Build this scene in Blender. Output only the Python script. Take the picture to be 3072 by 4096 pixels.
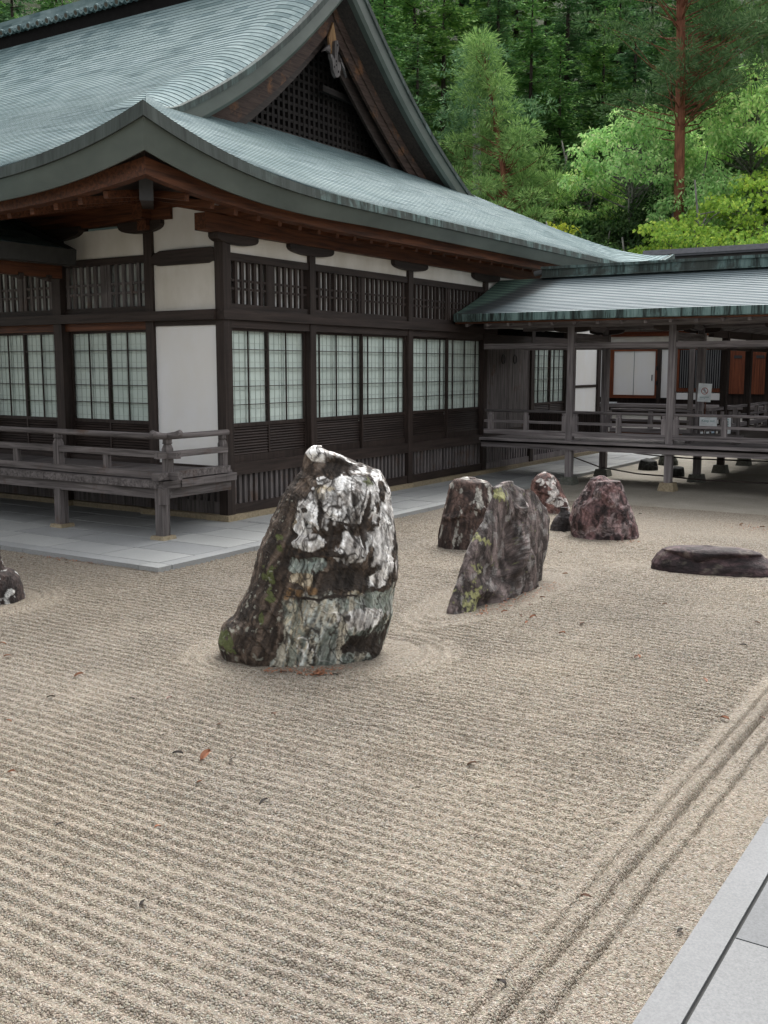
import bpy, bmesh, math, random
import numpy as np
from mathutils import Vector, Matrix
random.seed(7); RNG = np.random.default_rng(7)
for o in list(bpy.data.objects): bpy.data.objects.remove(o)
SC = bpy.context.scene
COL = SC.collection
R = math.radians

# ---------------------------------------------------------------- camera, sky, sun, exposure
cam = bpy.data.cameras.new('camera'); camo = bpy.data.objects.new('camera', cam); COL.objects.link(camo)
cam.sensor_fit = 'VERTICAL'; cam.sensor_height = 36.0; cam.lens = 36.0 * 4136.1 / 4096.0
cam.clip_start = 0.05; cam.clip_end = 2000
camo.location = (0, 0, 2.15)
camo.rotation_euler = (R(90 - 7.997), 0, R(32.936))
SC.camera = camo
W = bpy.data.worlds.new('World'); SC.world = W; W.use_nodes = True
wn = W.node_tree; wn.nodes.clear()
SUN_EL, SUN_AZ = 54.0, 345.0          # azimuth measured clockwise from +Y
sky = wn.nodes.new('ShaderNodeTexSky'); sky.sky_type = 'NISHITA'; sky.sun_disc = False
sky.sun_elevation = R(SUN_EL); sky.sun_rotation = R(SUN_AZ)
sky.air_density = 1.0; sky.dust_density = 6.0; sky.ozone_density = 1.0; sky.altitude = 0
hs = wn.nodes.new('ShaderNodeHueSaturation'); hs.inputs['Saturation'].default_value = 0.13   # overcast: the blue is veiled by cloud
bg = wn.nodes.new('ShaderNodeBackground'); bg.inputs['Strength'].default_value = 0.15
wo = wn.nodes.new('ShaderNodeOutputWorld')
wn.links.new(sky.outputs[0], hs.inputs['Color']); wn.links.new(hs.outputs[0], bg.inputs['Color']); wn.links.new(bg.outputs[0], wo.inputs['Surface'])
sl = bpy.data.lights.new('sun', 'SUN'); sl.energy = 0.8; sl.angle = R(30); sl.color = (1.0, 0.97, 0.93)
so = bpy.data.objects.new('sun', sl); COL.objects.link(so)
_sd = Vector((math.sin(R(SUN_AZ)) * math.cos(R(SUN_EL)), math.cos(R(SUN_AZ)) * math.cos(R(SUN_EL)), math.sin(R(SUN_EL))))
so.rotation_euler = _sd.to_track_quat('Z', 'Y').to_euler(); so.location = (0, 0, 40)
SC.view_settings.view_transform = 'Standard'; SC.view_settings.look = 'None'
SC.view_settings.exposure = 1.4; SC.view_settings.gamma = 1.0
SC.cycles.max_bounces = 6; SC.cycles.diffuse_bounces = 4; SC.cycles.transparent_max_bounces = 12
SC.cycles.use_denoising = True

# ---------------------------------------------------------------- numpy noise
def _hash(ix, iy, iz, s):
    h = (ix * 374761393 + iy * 668265263 + iz * 2147483647 + s * 974711) & 0xffffffff
    h = ((h ^ (h >> 13)) * 1274126177) & 0xffffffff
    h = ((h ^ (h >> 15)) * 2246822519) & 0xffffffff
    return ((h ^ (h >> 16)) & 0xffffff) / float(0xffffff)
def vnoise(p, s=0):
    p = np.asarray(p, float); i = np.floor(p).astype(np.int64); f = p - i; f = f * f * (3 - 2 * f)
    out = 0
    for a in (0, 1):
        for b in (0, 1):
            for c in (0, 1):
                w = (f[..., 0] if a else 1 - f[..., 0]) * (f[..., 1] if b else 1 - f[..., 1]) * (f[..., 2] if c else 1 - f[..., 2])
                out = out + w * _hash(i[..., 0] + a, i[..., 1] + b, i[..., 2] + c, s)
    return out
def fbm(p, o=4, s=0):
    p = np.asarray(p, float); t = 0; a = 0.5; n = 0
    for k in range(o):
        t = t + a * vnoise(p * (2.03 ** k) + k * 17.3, s + k); n += a; a *= 0.5
    return t / n
def ridged(p, o=4, s=0):
    p = np.asarray(p, float); t = 0; a = 0.5; n = 0
    for k in range(o):
        t = t + a * (1 - np.abs(2 * vnoise(p * (2.03 ** k) + k * 11.1, s + k) - 1)); n += a; a *= 0.55
    return t / n
def sstep(a, b, x):
    t = np.clip((x - a) / (b - a), 0, 1); return t * t * (3 - 2 * t)

# ---------------------------------------------------------------- object helpers
ORI = {}
def tag(o, label, cat, group=None, kind=None):
    if label: o['label'] = label
    if cat: o['category'] = cat
    if group: o['group'] = group
    if kind: o['kind'] = kind
    return o
def thing(name, label, cat, loc=(0, 0, 0), group=None):
    o = bpy.data.objects.new(name, None); COL.objects.link(o); o.location = loc; o.empty_display_size = 0.2
    ORI[o.name] = np.array(loc, float)
    return tag(o, label, cat, group)
class MB:
    def __init__(s): s.v = []; s.f = []; s.n = 0
    def add(s, vs, fs):
        b = s.n; s.v.extend([tuple(map(float, q)) for q in vs]); s.n += len(vs); s.f.extend([tuple(b + i for i in f) for f in fs]); return s
    def box(s, x0, x1, y0, y1, z0, z1):
        return s.add([(x0, y0, z0), (x1, y0, z0), (x1, y1, z0), (x0, y1, z0), (x0, y0, z1), (x1, y0, z1), (x1, y1, z1), (x0, y1, z1)],
                     [(0, 3, 2, 1), (4, 5, 6, 7), (0, 1, 5, 4), (1, 2, 6, 5), (2, 3, 7, 6), (3, 0, 4, 7)])
    def cbox(s, x, y, z0, z1, wx, wy): return s.box(x - wx / 2, x + wx / 2, y - wy / 2, y + wy / 2, z0, z1)
    def bar(s, p, q, w, h):
        p = Vector(p); q = Vector(q); d = (q - p).normalized(); up = Vector((0, 0, 1))
        if abs(d.z) > .95: up = Vector((0, 1, 0))
        a = d.cross(up).normalized() * (w / 2); b = a.cross(d).normalized() * (h / 2)
        vs = [p - a - b, p + a - b, p + a + b, p - a + b, q - a - b, q + a - b, q + a + b, q - a + b]
        return s.add(vs, [(0, 3, 2, 1), (4, 5, 6, 7), (0, 1, 5, 4), (1, 2, 6, 5), (2, 3, 7, 6), (3, 0, 4, 7)][::1])
    def frustum(s, x, y, z0, z1, w0, w1):
        a = w0 / 2; b = w1 / 2
        return s.add([(x - a, y - a, z0), (x + a, y - a, z0), (x + a, y + a, z0), (x - a, y + a, z0), (x - b, y - b, z1), (x + b, y - b, z1), (x + b, y + b, z1), (x - b, y + b, z1)],
                     [(0, 3, 2, 1), (4, 5, 6, 7), (0, 1, 5, 4), (1, 2, 6, 5), (2, 3, 7, 6), (3, 0, 4, 7)])
    def tube(s, pts, rad, n=8, cap=True):
        pts = [Vector(p) for p in pts]; rings = []
        if not hasattr(rad, '__len__'): rad = [rad] * len(pts)
        u0 = None
        for i, p in enumerate(pts):
            d = (pts[min(i + 1, len(pts) - 1)] - pts[max(i - 1, 0)]).normalized()
            if u0 is None:
                u0 = d.cross(Vector((0, 0, 1)) if abs(d.z) < .9 else Vector((1, 0, 0))).normalized()
            u = (u0 - d * u0.dot(d)).normalized(); u0 = u; w = d.cross(u)
            rings.append([p + (u * math.cos(2 * math.pi * k / n) + w * math.sin(2 * math.pi * k / n)) * rad[i] for k in range(n)])
        vs = [q for r in rings for q in r]; fs = []
        for i in range(len(pts) - 1):
            for k in range(n):
                fs.append((i * n + k, i * n + (k + 1) % n, (i + 1) * n + (k + 1) % n, (i + 1) * n + k))
        if cap: fs.append(tuple(range(n))[::-1]); fs.append(tuple((len(pts) - 1) * n + k for k in range(n)))
        return s.add(vs, fs)
    def prism(s, poly, axis, a0, a1):
        # poly: 2-D outline in the plane normal to axis ('x': (y,z), 'y': (x,z), 'z': (x,y))
        def P(q, a): return (a, q[0], q[1]) if axis == 'x' else (q[0], a, q[1]) if axis == 'y' else (q[0], q[1], a)
        n = len(poly); vs = [P(q, a0) for q in poly] + [P(q, a1) for q in poly]
        fs = [tuple(range(n))[::-1], tuple(range(n, 2 * n))] + [(i, (i + 1) % n, n + (i + 1) % n, n + i) for i in range(n)]
        return s.add(vs, fs)
    def grid(s, G):
        G = np.asarray(G, float); n, m = G.shape[:2]; b = s.n
        s.v.extend(map(tuple, G.reshape(-1, 3))); s.n += n * m
        for i in range(n - 1):
            for j in range(m - 1):
                s.f.append((b + i * m + j, b + i * m + j + 1, b + (i + 1) * m + j + 1, b + (i + 1) * m + j))
        return s
    def build(s, name, mat, parent=None, smooth=False, fixn=True):
        me = bpy.data.meshes.new(name); off = ORI[parent.name] if parent is not None else np.zeros(3)
        v = np.array(s.v, float) - off
        me.from_pydata(v.tolist(), [], s.f); me.materials.append(mat)
        if fixn:
            bm = bmesh.new(); bm.from_mesh(me); bmesh.ops.recalc_face_normals(bm, faces=bm.faces); bm.to_mesh(me); bm.free()
        if smooth: me.polygons.foreach_set('use_smooth', [True] * len(me.polygons))
        me.update(); o = bpy.data.objects.new(name, me); COL.objects.link(o)
        if parent is not None: o.parent = parent; ORI[o.name] = off
        return o
def quads_mesh(name, V, mat, extra=None):
    """V: (N,4,3) array of leaf quads -> mesh datablock"""
    N = len(V); me = bpy.data.meshes.new(name)
    me.vertices.add(N * 4); me.vertices.foreach_set('co', V.reshape(-1).astype(np.float32))
    me.loops.add(N * 4); me.loops.foreach_set('vertex_index', np.arange(N * 4, dtype=np.int32))
    me.polygons.add(N); me.polygons.foreach_set('loop_start', np.arange(0, N * 4, 4, dtype=np.int32)); me.polygons.foreach_set('loop_total', np.full(N, 4, np.int32))
    me.materials.append(mat); me.update(calc_edges=True); me.validate()
    return me
def mesh_obj(name, me, parent=None):
    o = bpy.data.objects.new(name, me); COL.objects.link(o)
    if parent is not None: o.parent = parent; ORI[o.name] = ORI[parent.name]
    return o

# ---------------------------------------------------------------- materials
class NT:
    def __init__(s, name):
        s.m = bpy.data.materials.new(name); s.m.use_nodes = True; s.t = s.m.node_tree; s.t.nodes.clear()
        s.out = s.t.nodes.new('ShaderNodeOutputMaterial')
    def n(s, typ, **kw):
        d = s.t.nodes.new('ShaderNode' + typ)
        for k, v in kw.items():
            if k in d.inputs and not hasattr(d, k): d.inputs[k].default_value = v
            else: setattr(d, k, v)
        return d
    def l(s, a, b): s.t.links.new(a, b)
    def coord(s, scale=(1, 1, 1), kind='Object'):
        tc = s.n('TexCoord'); mp = s.n('Mapping'); mp.inputs['Scale'].default_value = scale
        s.l(tc.outputs[kind], mp.inputs['Vector']); return mp.outputs['Vector']
    def noise(s, vec, scale, detail=4, rough=.55, dist=0):
        d = s.n('TexNoise'); d.inputs['Scale'].default_value = scale; d.inputs['Detail'].default_value = detail; d.inputs['Roughness'].default_value = rough; d.inputs['Distortion'].default_value = dist
        if vec is not None: s.l(vec, d.inputs['Vector'])
        return d.outputs['Fac']
    def ramp(s, fac, stops, interp='LINEAR'):
        d = s.n('ValToRGB'); cr = d.color_ramp; cr.interpolation = interp
        while len(cr.elements) > 1: cr.elements.remove(cr.elements[-1])
        cr.elements[0].position = stops[0][0]; cr.elements[0].color = (*stops[0][1], 1)
        for p, c in stops[1:]:
            e = cr.elements.new(p); e.color = (*c, 1)
        s.l(fac, d.inputs['Fac']); return d.outputs['Color']
    def mix(s, fac, a, b, mode='MIX'):
        d = s.n('MixRGB', blend_type=mode)
        for i, v in ((0, fac), (1, a), (2, b)):
            if hasattr(v, 'links') or hasattr(v, 'is_linked'): s.l(v, d.inputs[i])
            elif i == 0: d.inputs[0].default_value = v
            else: d.inputs[i].default_value = (*v, 1)
        return d.outputs[0]
    def math(s, op, a, b=None):
        d = s.n('Math', operation=op)
        for i, v in ((0, a), (1, b)):
            if v is None: continue
            if hasattr(v, 'is_linked'): s.l(v, d.inputs[i])
            else: d.inputs[i].default_value = v
        return d.outputs[0]
    def bsdf(s, col, rough=.7, spec=.3, bump=None, bstr=.3, bdist=.01, metal=0):
        d = s.n('BsdfPrincipled')
        for k, v in (('Base Color', col), ('Roughness', rough), ('Specular IOR Level', spec), ('Metallic', metal)):
            if hasattr(v, 'is_linked'): s.l(v, d.inputs[k])
            elif k == 'Base Color': d.inputs[k].default_value = (*v, 1)
            else: d.inputs[k].default_value = v
        if bump is not None:
            b = s.n('Bump'); b.inputs['Strength'].default_value = bstr; b.inputs['Distance'].default_value = bdist
            s.l(bump, b.inputs['Height']); s.l(b.outputs[0], d.inputs['Normal'])
        s.l(d.outputs[0], s.out.inputs['Surface']); return d
def wood(name, dark, light, axis, rough=.75, spec=.25, patch=.5, warm=None):
    """weathered timber, grain running along axis"""
    t = NT(name); sc = [26, 26, 26]; sc[axis] = 1.3
    v = t.coord(sc); g = t.noise(v, 1.0, 5, .6, .6)
    v2 = t.coord([1.1 if i != axis else .35 for i in range(3)]); p = t.noise(v2, 1.3, 4, .6)
    col = t.ramp(g, [(.3, dark), (.72, light)])
    pr = t.ramp(p, [(.35, (.55, .55, .55)), (.7, (1.25, 1.22, 1.2))])
    col = t.mix(patch, col, pr, 'MULTIPLY')
    if warm is not None:
        w = t.noise(t.coord([1.5, 1.5, 1.5]), 1.7, 5, .65)
        wf = t.ramp(w, [(.56, (0, 0, 0)), (.72, (1, 1, 1))])
        col = t.mix(t.math('MULTIPLY', wf, .8), col, warm)
    t.bsdf(col, rough, spec, g, .35, .006); return t.m
def wood3(name, *a, **k): return [wood(name + s, a[0], a[1], i, *a[2:], **k) for i, s in enumerate(('_x', '_y', '_z'))]
DK = wood3('dark_timber', (0.014, 0.009, 0.007), (0.050, 0.035, 0.030), .6, .3)               # hall frame
GW = wood3('grey_weathered_timber', (0.046, 0.040, 0.038), (0.201, 0.181, 0.179), .75, .2, warm=(0.084, 0.047, 0.030))
CW = wood3('corridor_timber', (0.088, 0.078, 0.079), (0.335, 0.306, 0.308), .75, .2)
RB = wood3('brown_eave_timber', (.03, .011, .006), (.165, .06, .026), .6, .3)
RD = wood3('russet_timber', (0.065, 0.017, 0.007), (0.242, 0.069, 0.028), .6, .3)
NW = wood3('pale_fresh_timber', (.10, .05, .028), (.46, .28, .14), .7, .2)
def plaster(name, c, stain=.12):
    t = NT(name); a = t.noise(t.coord((.9, .9, .5)), 1.6, 5, .6); b = t.noise(t.coord((1, 1, 1)), 30, 3)
    col = t.ramp(a, [(.35, tuple(q * (1 - stain) * w for q, w in zip(c, (1, .98, .93)))), (.65, c)])
    t.bsdf(col, .9, .1, b, .1, .002); return t.m
PL = plaster('white_plaster', (0.756, 0.745, 0.729)); PL2 = plaster('stained_plaster', (0.734, 0.707, 0.659), .2); PLW = plaster('bright_plaster', (0.800, 0.800, 0.800), .05); FPL = plaster('far_bright_plaster', (0.800, 0.800, 0.800), .03)
def paper():
    t = NT('shoji_paper'); a = t.noise(t.coord((1.0, 1.0, .8)), 1.4, 3, .5)
    col = t.ramp(a, [(.3, (.64, .685, .66)), (.7, (.76, .80, .775))]); t.bsdf(col, .85, .1); return t.m
PAPER = paper()
def glass():
    t = NT('window_glass'); tr = t.n('BsdfTransparent'); tr.inputs[0].default_value = (.93, .97, .95, 1)
    gl = t.n('BsdfGlossy'); gl.inputs['Roughness'].default_value = .03; gl.inputs['Color'].default_value = (.9, .95, .95, 1)
    lw = t.n('LayerWeight'); fr = t.n('Math', operation='MULTIPLY_ADD'); t.l(t.math('POWER', lw.outputs['Facing'], 4.0), fr.inputs[0]); fr.inputs[1].default_value = .55; fr.inputs[2].default_value = .035
    mx = t.n('MixShader'); t.l(fr.outputs[0], mx.inputs[0]); t.l(tr.outputs[0], mx.inputs[1]); t.l(gl.outputs[0], mx.inputs[2])
    t.l(mx.outputs[0], t.out.inputs['Surface']); return t.m
GLASS = glass()
def simple0(name, c):
    t = NT(name); t.bsdf(c, .7, .2); return t.m
def copper_roof(name, axis_x):
    """verdigris sheet copper laid in courses; axis_x: courses run along X (else along Y)"""
    t = NT(name)
    lv = t.coord((.35, 6, 6) if axis_x else (6, .35, 6)); a = t.noise(lv, 3.0, 4, .65)
    pv = t.coord((1, 1, 1)); p = t.noise(pv, .8, 5, .65, .4); fine = t.noise(t.coord((1.5, 9, 9) if axis_x else (9, 1.5, 9)), 4.5, 3, .6)
    col = t.ramp(a, [(.28, (.125, .18, .185)), (.5, (.19, .255, .262)), (.75, (.245, .315, .322))])
    sp = t.ramp(fine, [(.28, (.55, .62, .64)), (.45, (1, 1, 1))]); col = t.mix(.75, col, sp, 'MULTIPLY')
    tc = t.n('TexCoord'); sp_ = t.n('SeparateXYZ'); t.l(tc.outputs['Object'], sp_.inputs[0])
    al, ac = (sp_.outputs[0], t.math('DIVIDE', t.math('ADD', sp_.outputs[1], 8.70), 9.15 / 84)) if axis_x else (sp_.outputs[1], t.math('DIVIDE', t.math('SUBTRACT', 5.55, sp_.outputs[0]), 4.75 / 42))
    rw = t.math('FLOOR', ac); wn1 = t.n('TexWhiteNoise', noise_dimensions='1D'); t.l(rw, wn1.inputs['W'])
    cell = t.math('FLOOR', t.math('ADD', t.math('MULTIPLY', al, 2.6), t.math('MULTIPLY', wn1.outputs['Value'], 7.0)))
    cv = t.n('CombineXYZ'); t.l(cell, cv.inputs[0]); t.l(rw, cv.inputs[1]); wn2 = t.n('TexWhiteNoise', noise_dimensions='2D'); t.l(cv.outputs[0], wn2.inputs['Vector'])
    col = t.mix(1, col, t.ramp(wn2.outputs['Value'], [(0, (.50, .58, .60)), (.16, (.78, .82, .83)), (.4, (.95, .96, .96)), (1, (1.12, 1.10, 1.09))]), 'MULTIPLY')
    bl = t.noise(t.coord((.5, .5, .5)), 1.3, 5, .7, .6); col = t.mix(1, col, t.ramp(bl, [(.36, (.62, .70, .72)), (.52, (1, 1, 1)), (.7, (1.08, 1.06, 1.05))]), 'MULTIPLY')
    gr = t.ramp(p, [(.42, (0, 0, 0)), (.75, (1, 1, 1))]); col = t.mix(t.math('MULTIPLY', gr, .5), col, (.12, .175, .165))
    t.bsdf(col, t.ramp(fine, [(.2, (.8, .8, .8)), (.8, (.7, .7, .7))]), .12, a, .1, .003); return t.m
CDRIP = simple0('shade_darkened_drip_edge', (.045, .07, .076))  # oxidised copper risers, coloured darker to deepen the shade line under each course
CRX = copper_roof('verdigris_copper_courses', True); CRY = copper_roof('verdigris_copper_courses_side', False)
def copper_edge(name, bright):
    t = NT(name); v = t.coord((5, 5, .35)); a = t.noise(v, 1.3, 5, .75, .5); b = t.noise(t.coord((1, 1, 1)), .9, 5, .7, .5)
    c1 = t.ramp(a, [(.38, (.016, .02, .019)), (.46, (.05, .075, .07)), (.52, (.12, .19, .18)), (.66, (.20, .29, .28))])
    c2 = t.ramp(a, [(.3, (.028, .034, .031)), (.7, (.075, .09, .082))])
    f = t.ramp(b, [(.46, (0, 0, 0)), (.56, (1, 1, 1))] if bright < 1 else [(.25, (0, 0, 0)), (.45, (1, 1, 1))]); fb = t.math('MULTIPLY', f, abs(bright))
    if bright == .75:
        tc = t.n('TexCoord'); sy = t.n('SeparateXYZ'); t.l(tc.outputs['Object'], sy.inputs[0]); cl = t.n('Clamp'); t.l(t.math('DIVIDE', t.math('ADD', sy.outputs[1], 7.2), 2.2), cl.inputs[0]); fb = t.math('MULTIPLY', fb, cl.outputs[0])
    col = t.mix(fb, c2, c1)
    t.bsdf(col, .7, .2, a, .2, .003); return t.m
CE = copper_edge('copper_eave_edge', .75); CE2 = copper_edge('copper_corridor_edge', 1.0); CEP = copper_edge('copper_plain_edge', .25)
def fascia_mat():
    t = NT('grey_green_copper_fascia'); a = t.noise(t.coord((.7, .7, 1.5)), 1.5, 4, .6)
    col = t.ramp(a, [(.3, (.065, .078, .068)), (.7, (.10, .118, .103))]); t.bsdf(col, .45, .4); return t.m
FA = fascia_mat()
def stone(name, c0, c1, speck=60, bs=.3):
    t = NT(name); v = t.coord(); a = t.noise(v, speck, 3, .7); b = t.noise(v, .9, 5, .6); isl = t.n('NewGeometry')
    col = t.ramp(a, [(.3, c0), (.7, c1)])
    col = t.mix(.55, col, t.ramp(b, [(.3, (.72, .73, .72)), (.7, (1.1, 1.1, 1.12))]), 'MULTIPLY')
    col = t.mix(1.0, col, t.ramp(isl.outputs['Random Per Island'], [(0, (.80, .81, .82)), (1, (1.1, 1.1, 1.08))]), 'MULTIPLY')
    t.bsdf(col, .65, .3, a, bs, .002); return t.m
GR = stone('pale_granite', (.25, .255, .253), (.38, .385, .38), 90)
GRK = stone('granite_kerb', (0.104, 0.107, 0.111), (0.161, 0.164, 0.169), 110)
YS = stone('yellow_foundation_stone', (.20, .155, .095), (.36, .30, .205), 25)
DST = stone('mossy_grey_stone', (.07, .075, .06), (.16, .16, .14), 20)
JOINT = NT('dark_joint'); JOINT.bsdf((.055, .056, .055), .9, .1); JOINT = JOINT.m
def simple(name, c, rough=.6, spec=.3):
    t = NT(name); a = t.noise(t.coord(), 9, 4); col = t.ramp(a, [(.3, tuple(q * .8 for q in c)), (.7, tuple(min(1, q * 1.15) for q in c))]); t.bsdf(col, rough, spec); return t.m
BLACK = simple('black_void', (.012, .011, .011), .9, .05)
IRON = simple('dark_iron', (.03, .03, .032), .5, .4)
SIGNW = simple('white_sign_board', (.70, .74, .75), .5, .3)
INK = simple('teal_ink', (.16, .30, .30)); REDINK = simple('red_ink', (.35, .08, .06)); GREYINK = simple('grey_ink', (.22, .25, .28))
ROOFTILE = simple('dark_ridge_metal', (.05, .045, .042), .6, .25); ROOFTOP = simple('grey_ridge_cap', (.10, .10, .11), .5, .3)
BB = wood3('grey_brown_board', (.028, .017, .014), (.10, .066, .055), .7, .2, warm=(.22, .10, .045))
DFA = simple('dark_grey_porch_fascia', (.042, .042, .04), .5, .3)
VDK = wood3('blackened_lattice', (.010, .008, .008), (.030, .024, .022), .7, .2)
# ================================================================ SETTING
def raked_height(X, Y):
    """metres above the gravel datum: straight furrows along X, ring furrows round the rocks, three furrows along the path edge"""
    P = .081; wob = .06 * (vnoise(np.stack([X * .7, Y * .7, 0 * X], -1), 3) - .5) + .022 * (vnoise(np.stack([X * 3.1, Y * 5, 0 * X], -1), 17) - .5)
    rows = 2 * (.5 + .5 * np.cos(2 * np.pi * (Y + wob) / P)) ** 1.0 - 1
    dmin = np.full(X.shape, 9.)
    for (cx, cy, a, b, ang) in ROCK_FOOT:
        c, s = math.cos(ang), math.sin(ang); u = ((X - cx) * c + (Y - cy) * s); w = (-(X - cx) * s + (Y - cy) * c)
        d = (np.sqrt((u / a) ** 2 + (w / b) ** 2) - 1) * (a * b) ** .5
        dmin = np.minimum(dmin, d)
    rings = np.cos(2 * np.pi * (dmin + wob * .5) / .09)
    m = sstep(.36, .2, dmin)
    h = rows * (1 - m) + rings * m
    edge = sstep(-1.60, -1.54, X); wx = X + .02 * (vnoise(np.stack([X * 3, Y * 2.2, 0 * X], -1), 13) - .5)
    gs = lambda c, w: np.exp(-((wx - c) / w) ** 2); fur = .3 - 2.6 * gs(-1.485, .014) + 1.2 * gs(-1.445, .02) - 4.4 * gs(-1.393, .0165) + 1.0 * gs(-1.35, .02) - 3.8 * gs(-1.27, .0155) + .6 * gs(-1.235, .025)
    h = h * (1 - edge) + fur * edge
    near = sstep(13.5, 12.5, Y)
    amp = .0112 * near * (.62 + .55 * vnoise(np.stack([X * 1.3, Y * 1.3, 0 * X + 5], -1), 9) + .35 * (vnoise(np.stack([X * 4, Y * 9, 0 * X + 5], -1), 19) - .5))
    soft = np.clip(dmin / .05, 0, 1)
    n = (fbm(np.stack([X * 9, Y * 9, 0 * X], -1), 3, 21) - .5) * .014 + (fbm(np.stack([X * 26, Y * 26, 0 * X], -1), 2, 23) - .5) * .010
    return h * amp * soft + n - .02 * sstep(.05, -.03, dmin) * 0
ROCK_FOOT = [(-4.55, 6.15, .72, .5, .65), (-4.35, 8.82, 1.12, .34, 1.55), (-5.85, 11.0, .42, .4, .5), (-6.25, 14.35, .38, .34, .4),
             (-4.72, 12.65, .52, .42, .35), (-5.36, 12.75, .2, .16, .4), (-2.6, 11.1, .95, .38, .24), (-8.25, 5.95, .40, .45, .9), (-3.05, 15.2, .4, .3, .3)]
def gravel_mat():
    t = NT('raked_gravel')
    vo = t.n('TexVoronoi', feature='F1'); vo.inputs['Scale'].default_value = 140; vo.inputs['Randomness'].default_value = 1
    tc = t.n('TexCoord'); t.l(tc.outputs['Object'], vo.inputs['Vector'])
    sep = t.n('SeparateColor'); t.l(vo.outputs['Color'], sep.inputs[0])
    col = t.ramp(sep.outputs[0], [(0, (0.080, 0.065, 0.050)), (.12, (0.160, 0.134, 0.107)), (.34, (0.222, 0.192, 0.155)), (.55, (0.270, 0.234, 0.195)), (.8, (0.317, 0.284, 0.244)), (.93, (0.220, 0.216, 0.198)), (1, (0.391, 0.357, 0.319))])
    hue = t.ramp(sep.outputs[1], [(0, (.92, .98, .90)), (.5, (1, 1, 1)), (1, (1.05, .97, .93))]); col = t.mix(1, col, hue, 'MULTIPLY')
    big = t.noise(t.coord((1, 1, 1)), .55, 4, .55); mid = t.noise(t.coord((1, 1, 1)), 34, 3, .7)
    col = t.mix(1, col, t.ramp(big, [(.3, (.88, .88, .89)), (.7, (1.06, 1.04, 1.0))]), 'MULTIPLY')
    col = t.mix(.9, col, t.ramp(mid, [(.32, (.62, .61, .60)), (.55, (1, 1, 1)), (.72, (1.22, 1.22, 1.22))]), 'MULTIPLY')
    dome = t.math('SUBTRACT', .62, vo.outputs['Distance'])
    v2 = t.n('TexVoronoi', feature='F1'); v2.inputs['Scale'].default_value = 75; t.l(tc.outputs['Object'], v2.inputs['Vector'])
    hgt = t.math('ADD', dome, t.math('MULTIPLY', t.math('SUBTRACT', .6, v2.outputs['Distance']), .9))
    d = t.bsdf(col, .85, .2, hgt, .9, .0095); return t.m
GRAVEL = gravel_mat()
def fine_gravel():
    t = NT('flat_sandy_gravel'); a = t.noise(t.coord(), 60, 3, .7); b = t.noise(t.coord(), 1.2, 5, .6)
    col = t.ramp(a, [(.3, (.20, .183, .155)), (.7, (.37, .345, .30))]); col = t.mix(1, col, t.ramp(b, [(.3, (.75, .74, .7)), (.7, (1.05, 1.05, 1.04))]), 'MULTIPLY')
    t.bsdf(col, .9, .15, a, .8, .006); return t.m
SAND = fine_gravel()
def ground_mat():
    t = NT('forest_floor'); a = t.noise(t.coord(), 1.1, 6, .65); b = t.noise(t.coord(), 9, 5, .7)
    col = t.ramp(a, [(.3, (.012, .018, .008)), (.7, (.035, .05, .018))]); col = t.mix(.7, col, t.ramp(b, [(.3, (.4, .4, .4)), (.7, (1.3, 1.3, 1.2))]), 'MULTIPLY')
    t.bsdf(col, .95, .05, b, 1, .1); return t.m
FLOOR = ground_mat()
def axis(a, b, step): return np.linspace(a, b, int(round((b - a) / step)) + 1)
def height_sheet(name, xs, ys, zf, mat, kind='structure', smooth=True):
    X, Y = np.meshgrid(xs, ys); Z = zf(X, Y); n, m = X.shape
    me = bpy.data.meshes.new(name); me.vertices.add(n * m); me.vertices.foreach_set('co', np.stack([X, Y, Z], -1).reshape(-1).astype(np.float32))
    i = (np.arange(n - 1)[:, None] * m + np.arange(m - 1)[None, :]).reshape(-1); q = np.stack([i, i + 1, i + m + 1, i + m], -1).astype(np.int32); N = len(q)
    me.loops.add(N * 4); me.loops.foreach_set('vertex_index', q.reshape(-1)); me.polygons.add(N)
    me.polygons.foreach_set('loop_start', np.arange(0, N * 4, 4, dtype=np.int32)); me.polygons.foreach_set('loop_total', np.full(N, 4, np.int32))
    me.polygons.foreach_set('use_smooth', np.ones(N, bool)); me.materials.append(mat); me.update(calc_edges=True)
    o = bpy.data.objects.new(name, me); COL.objects.link(o); o['kind'] = kind; return o
# gravel: dense mesh where the raking shows, plain sheet beyond it
gx = np.concatenate([axis(-12.5, -8.7, .05)[:-1], axis(-8.7, -1.7, .026)[:-1], axis(-1.7, -1.1, .0055)[:-1], axis(-1.1, -.9, .03)])
gy = np.concatenate([axis(1.9, 7.5, .0095)[:-1], axis(7.5, 9.5, .0125)[:-1], axis(9.5, 15.6, .02)])
height_sheet('gravel', gx, gy, lambda X, Y: raked_height(X, Y), GRAVEL)
def hill_z(X, Y):
    d = -X * .35 + Y * .94 - 35.5
    n = fbm(np.stack([X * .09, Y * .09, 0 * X], -1), 4, 4) - .5
    return np.where(d > 0, d * .50 * sstep(0, 6, d), 0) + n * 2.2 * sstep(1, 8, d) - .05
height_sheet('ground', np.unique(np.concatenate([axis(-400, -80, 20), axis(-80, 70, 1.5), axis(70, 400, 20)])), np.unique(np.concatenate([axis(-60, 20, 8), axis(20, 110, 1.5), axis(110, 400, 20)])), hill_z, FLOOR)
m = MB(); m.box(-40, 14, 15.6, 33.5, -.04, -.004); m.box(-40, -12.5, -8, 15.6, -.04, -.006); m.box(-.9, 14, -8, 15.6, -.04, -.006); m.box(-12.5, -.9, -8, 1.9, -.04, -.006)
tag(m.build('sandy_ground', SAND), None, None, kind='structure')
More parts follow.
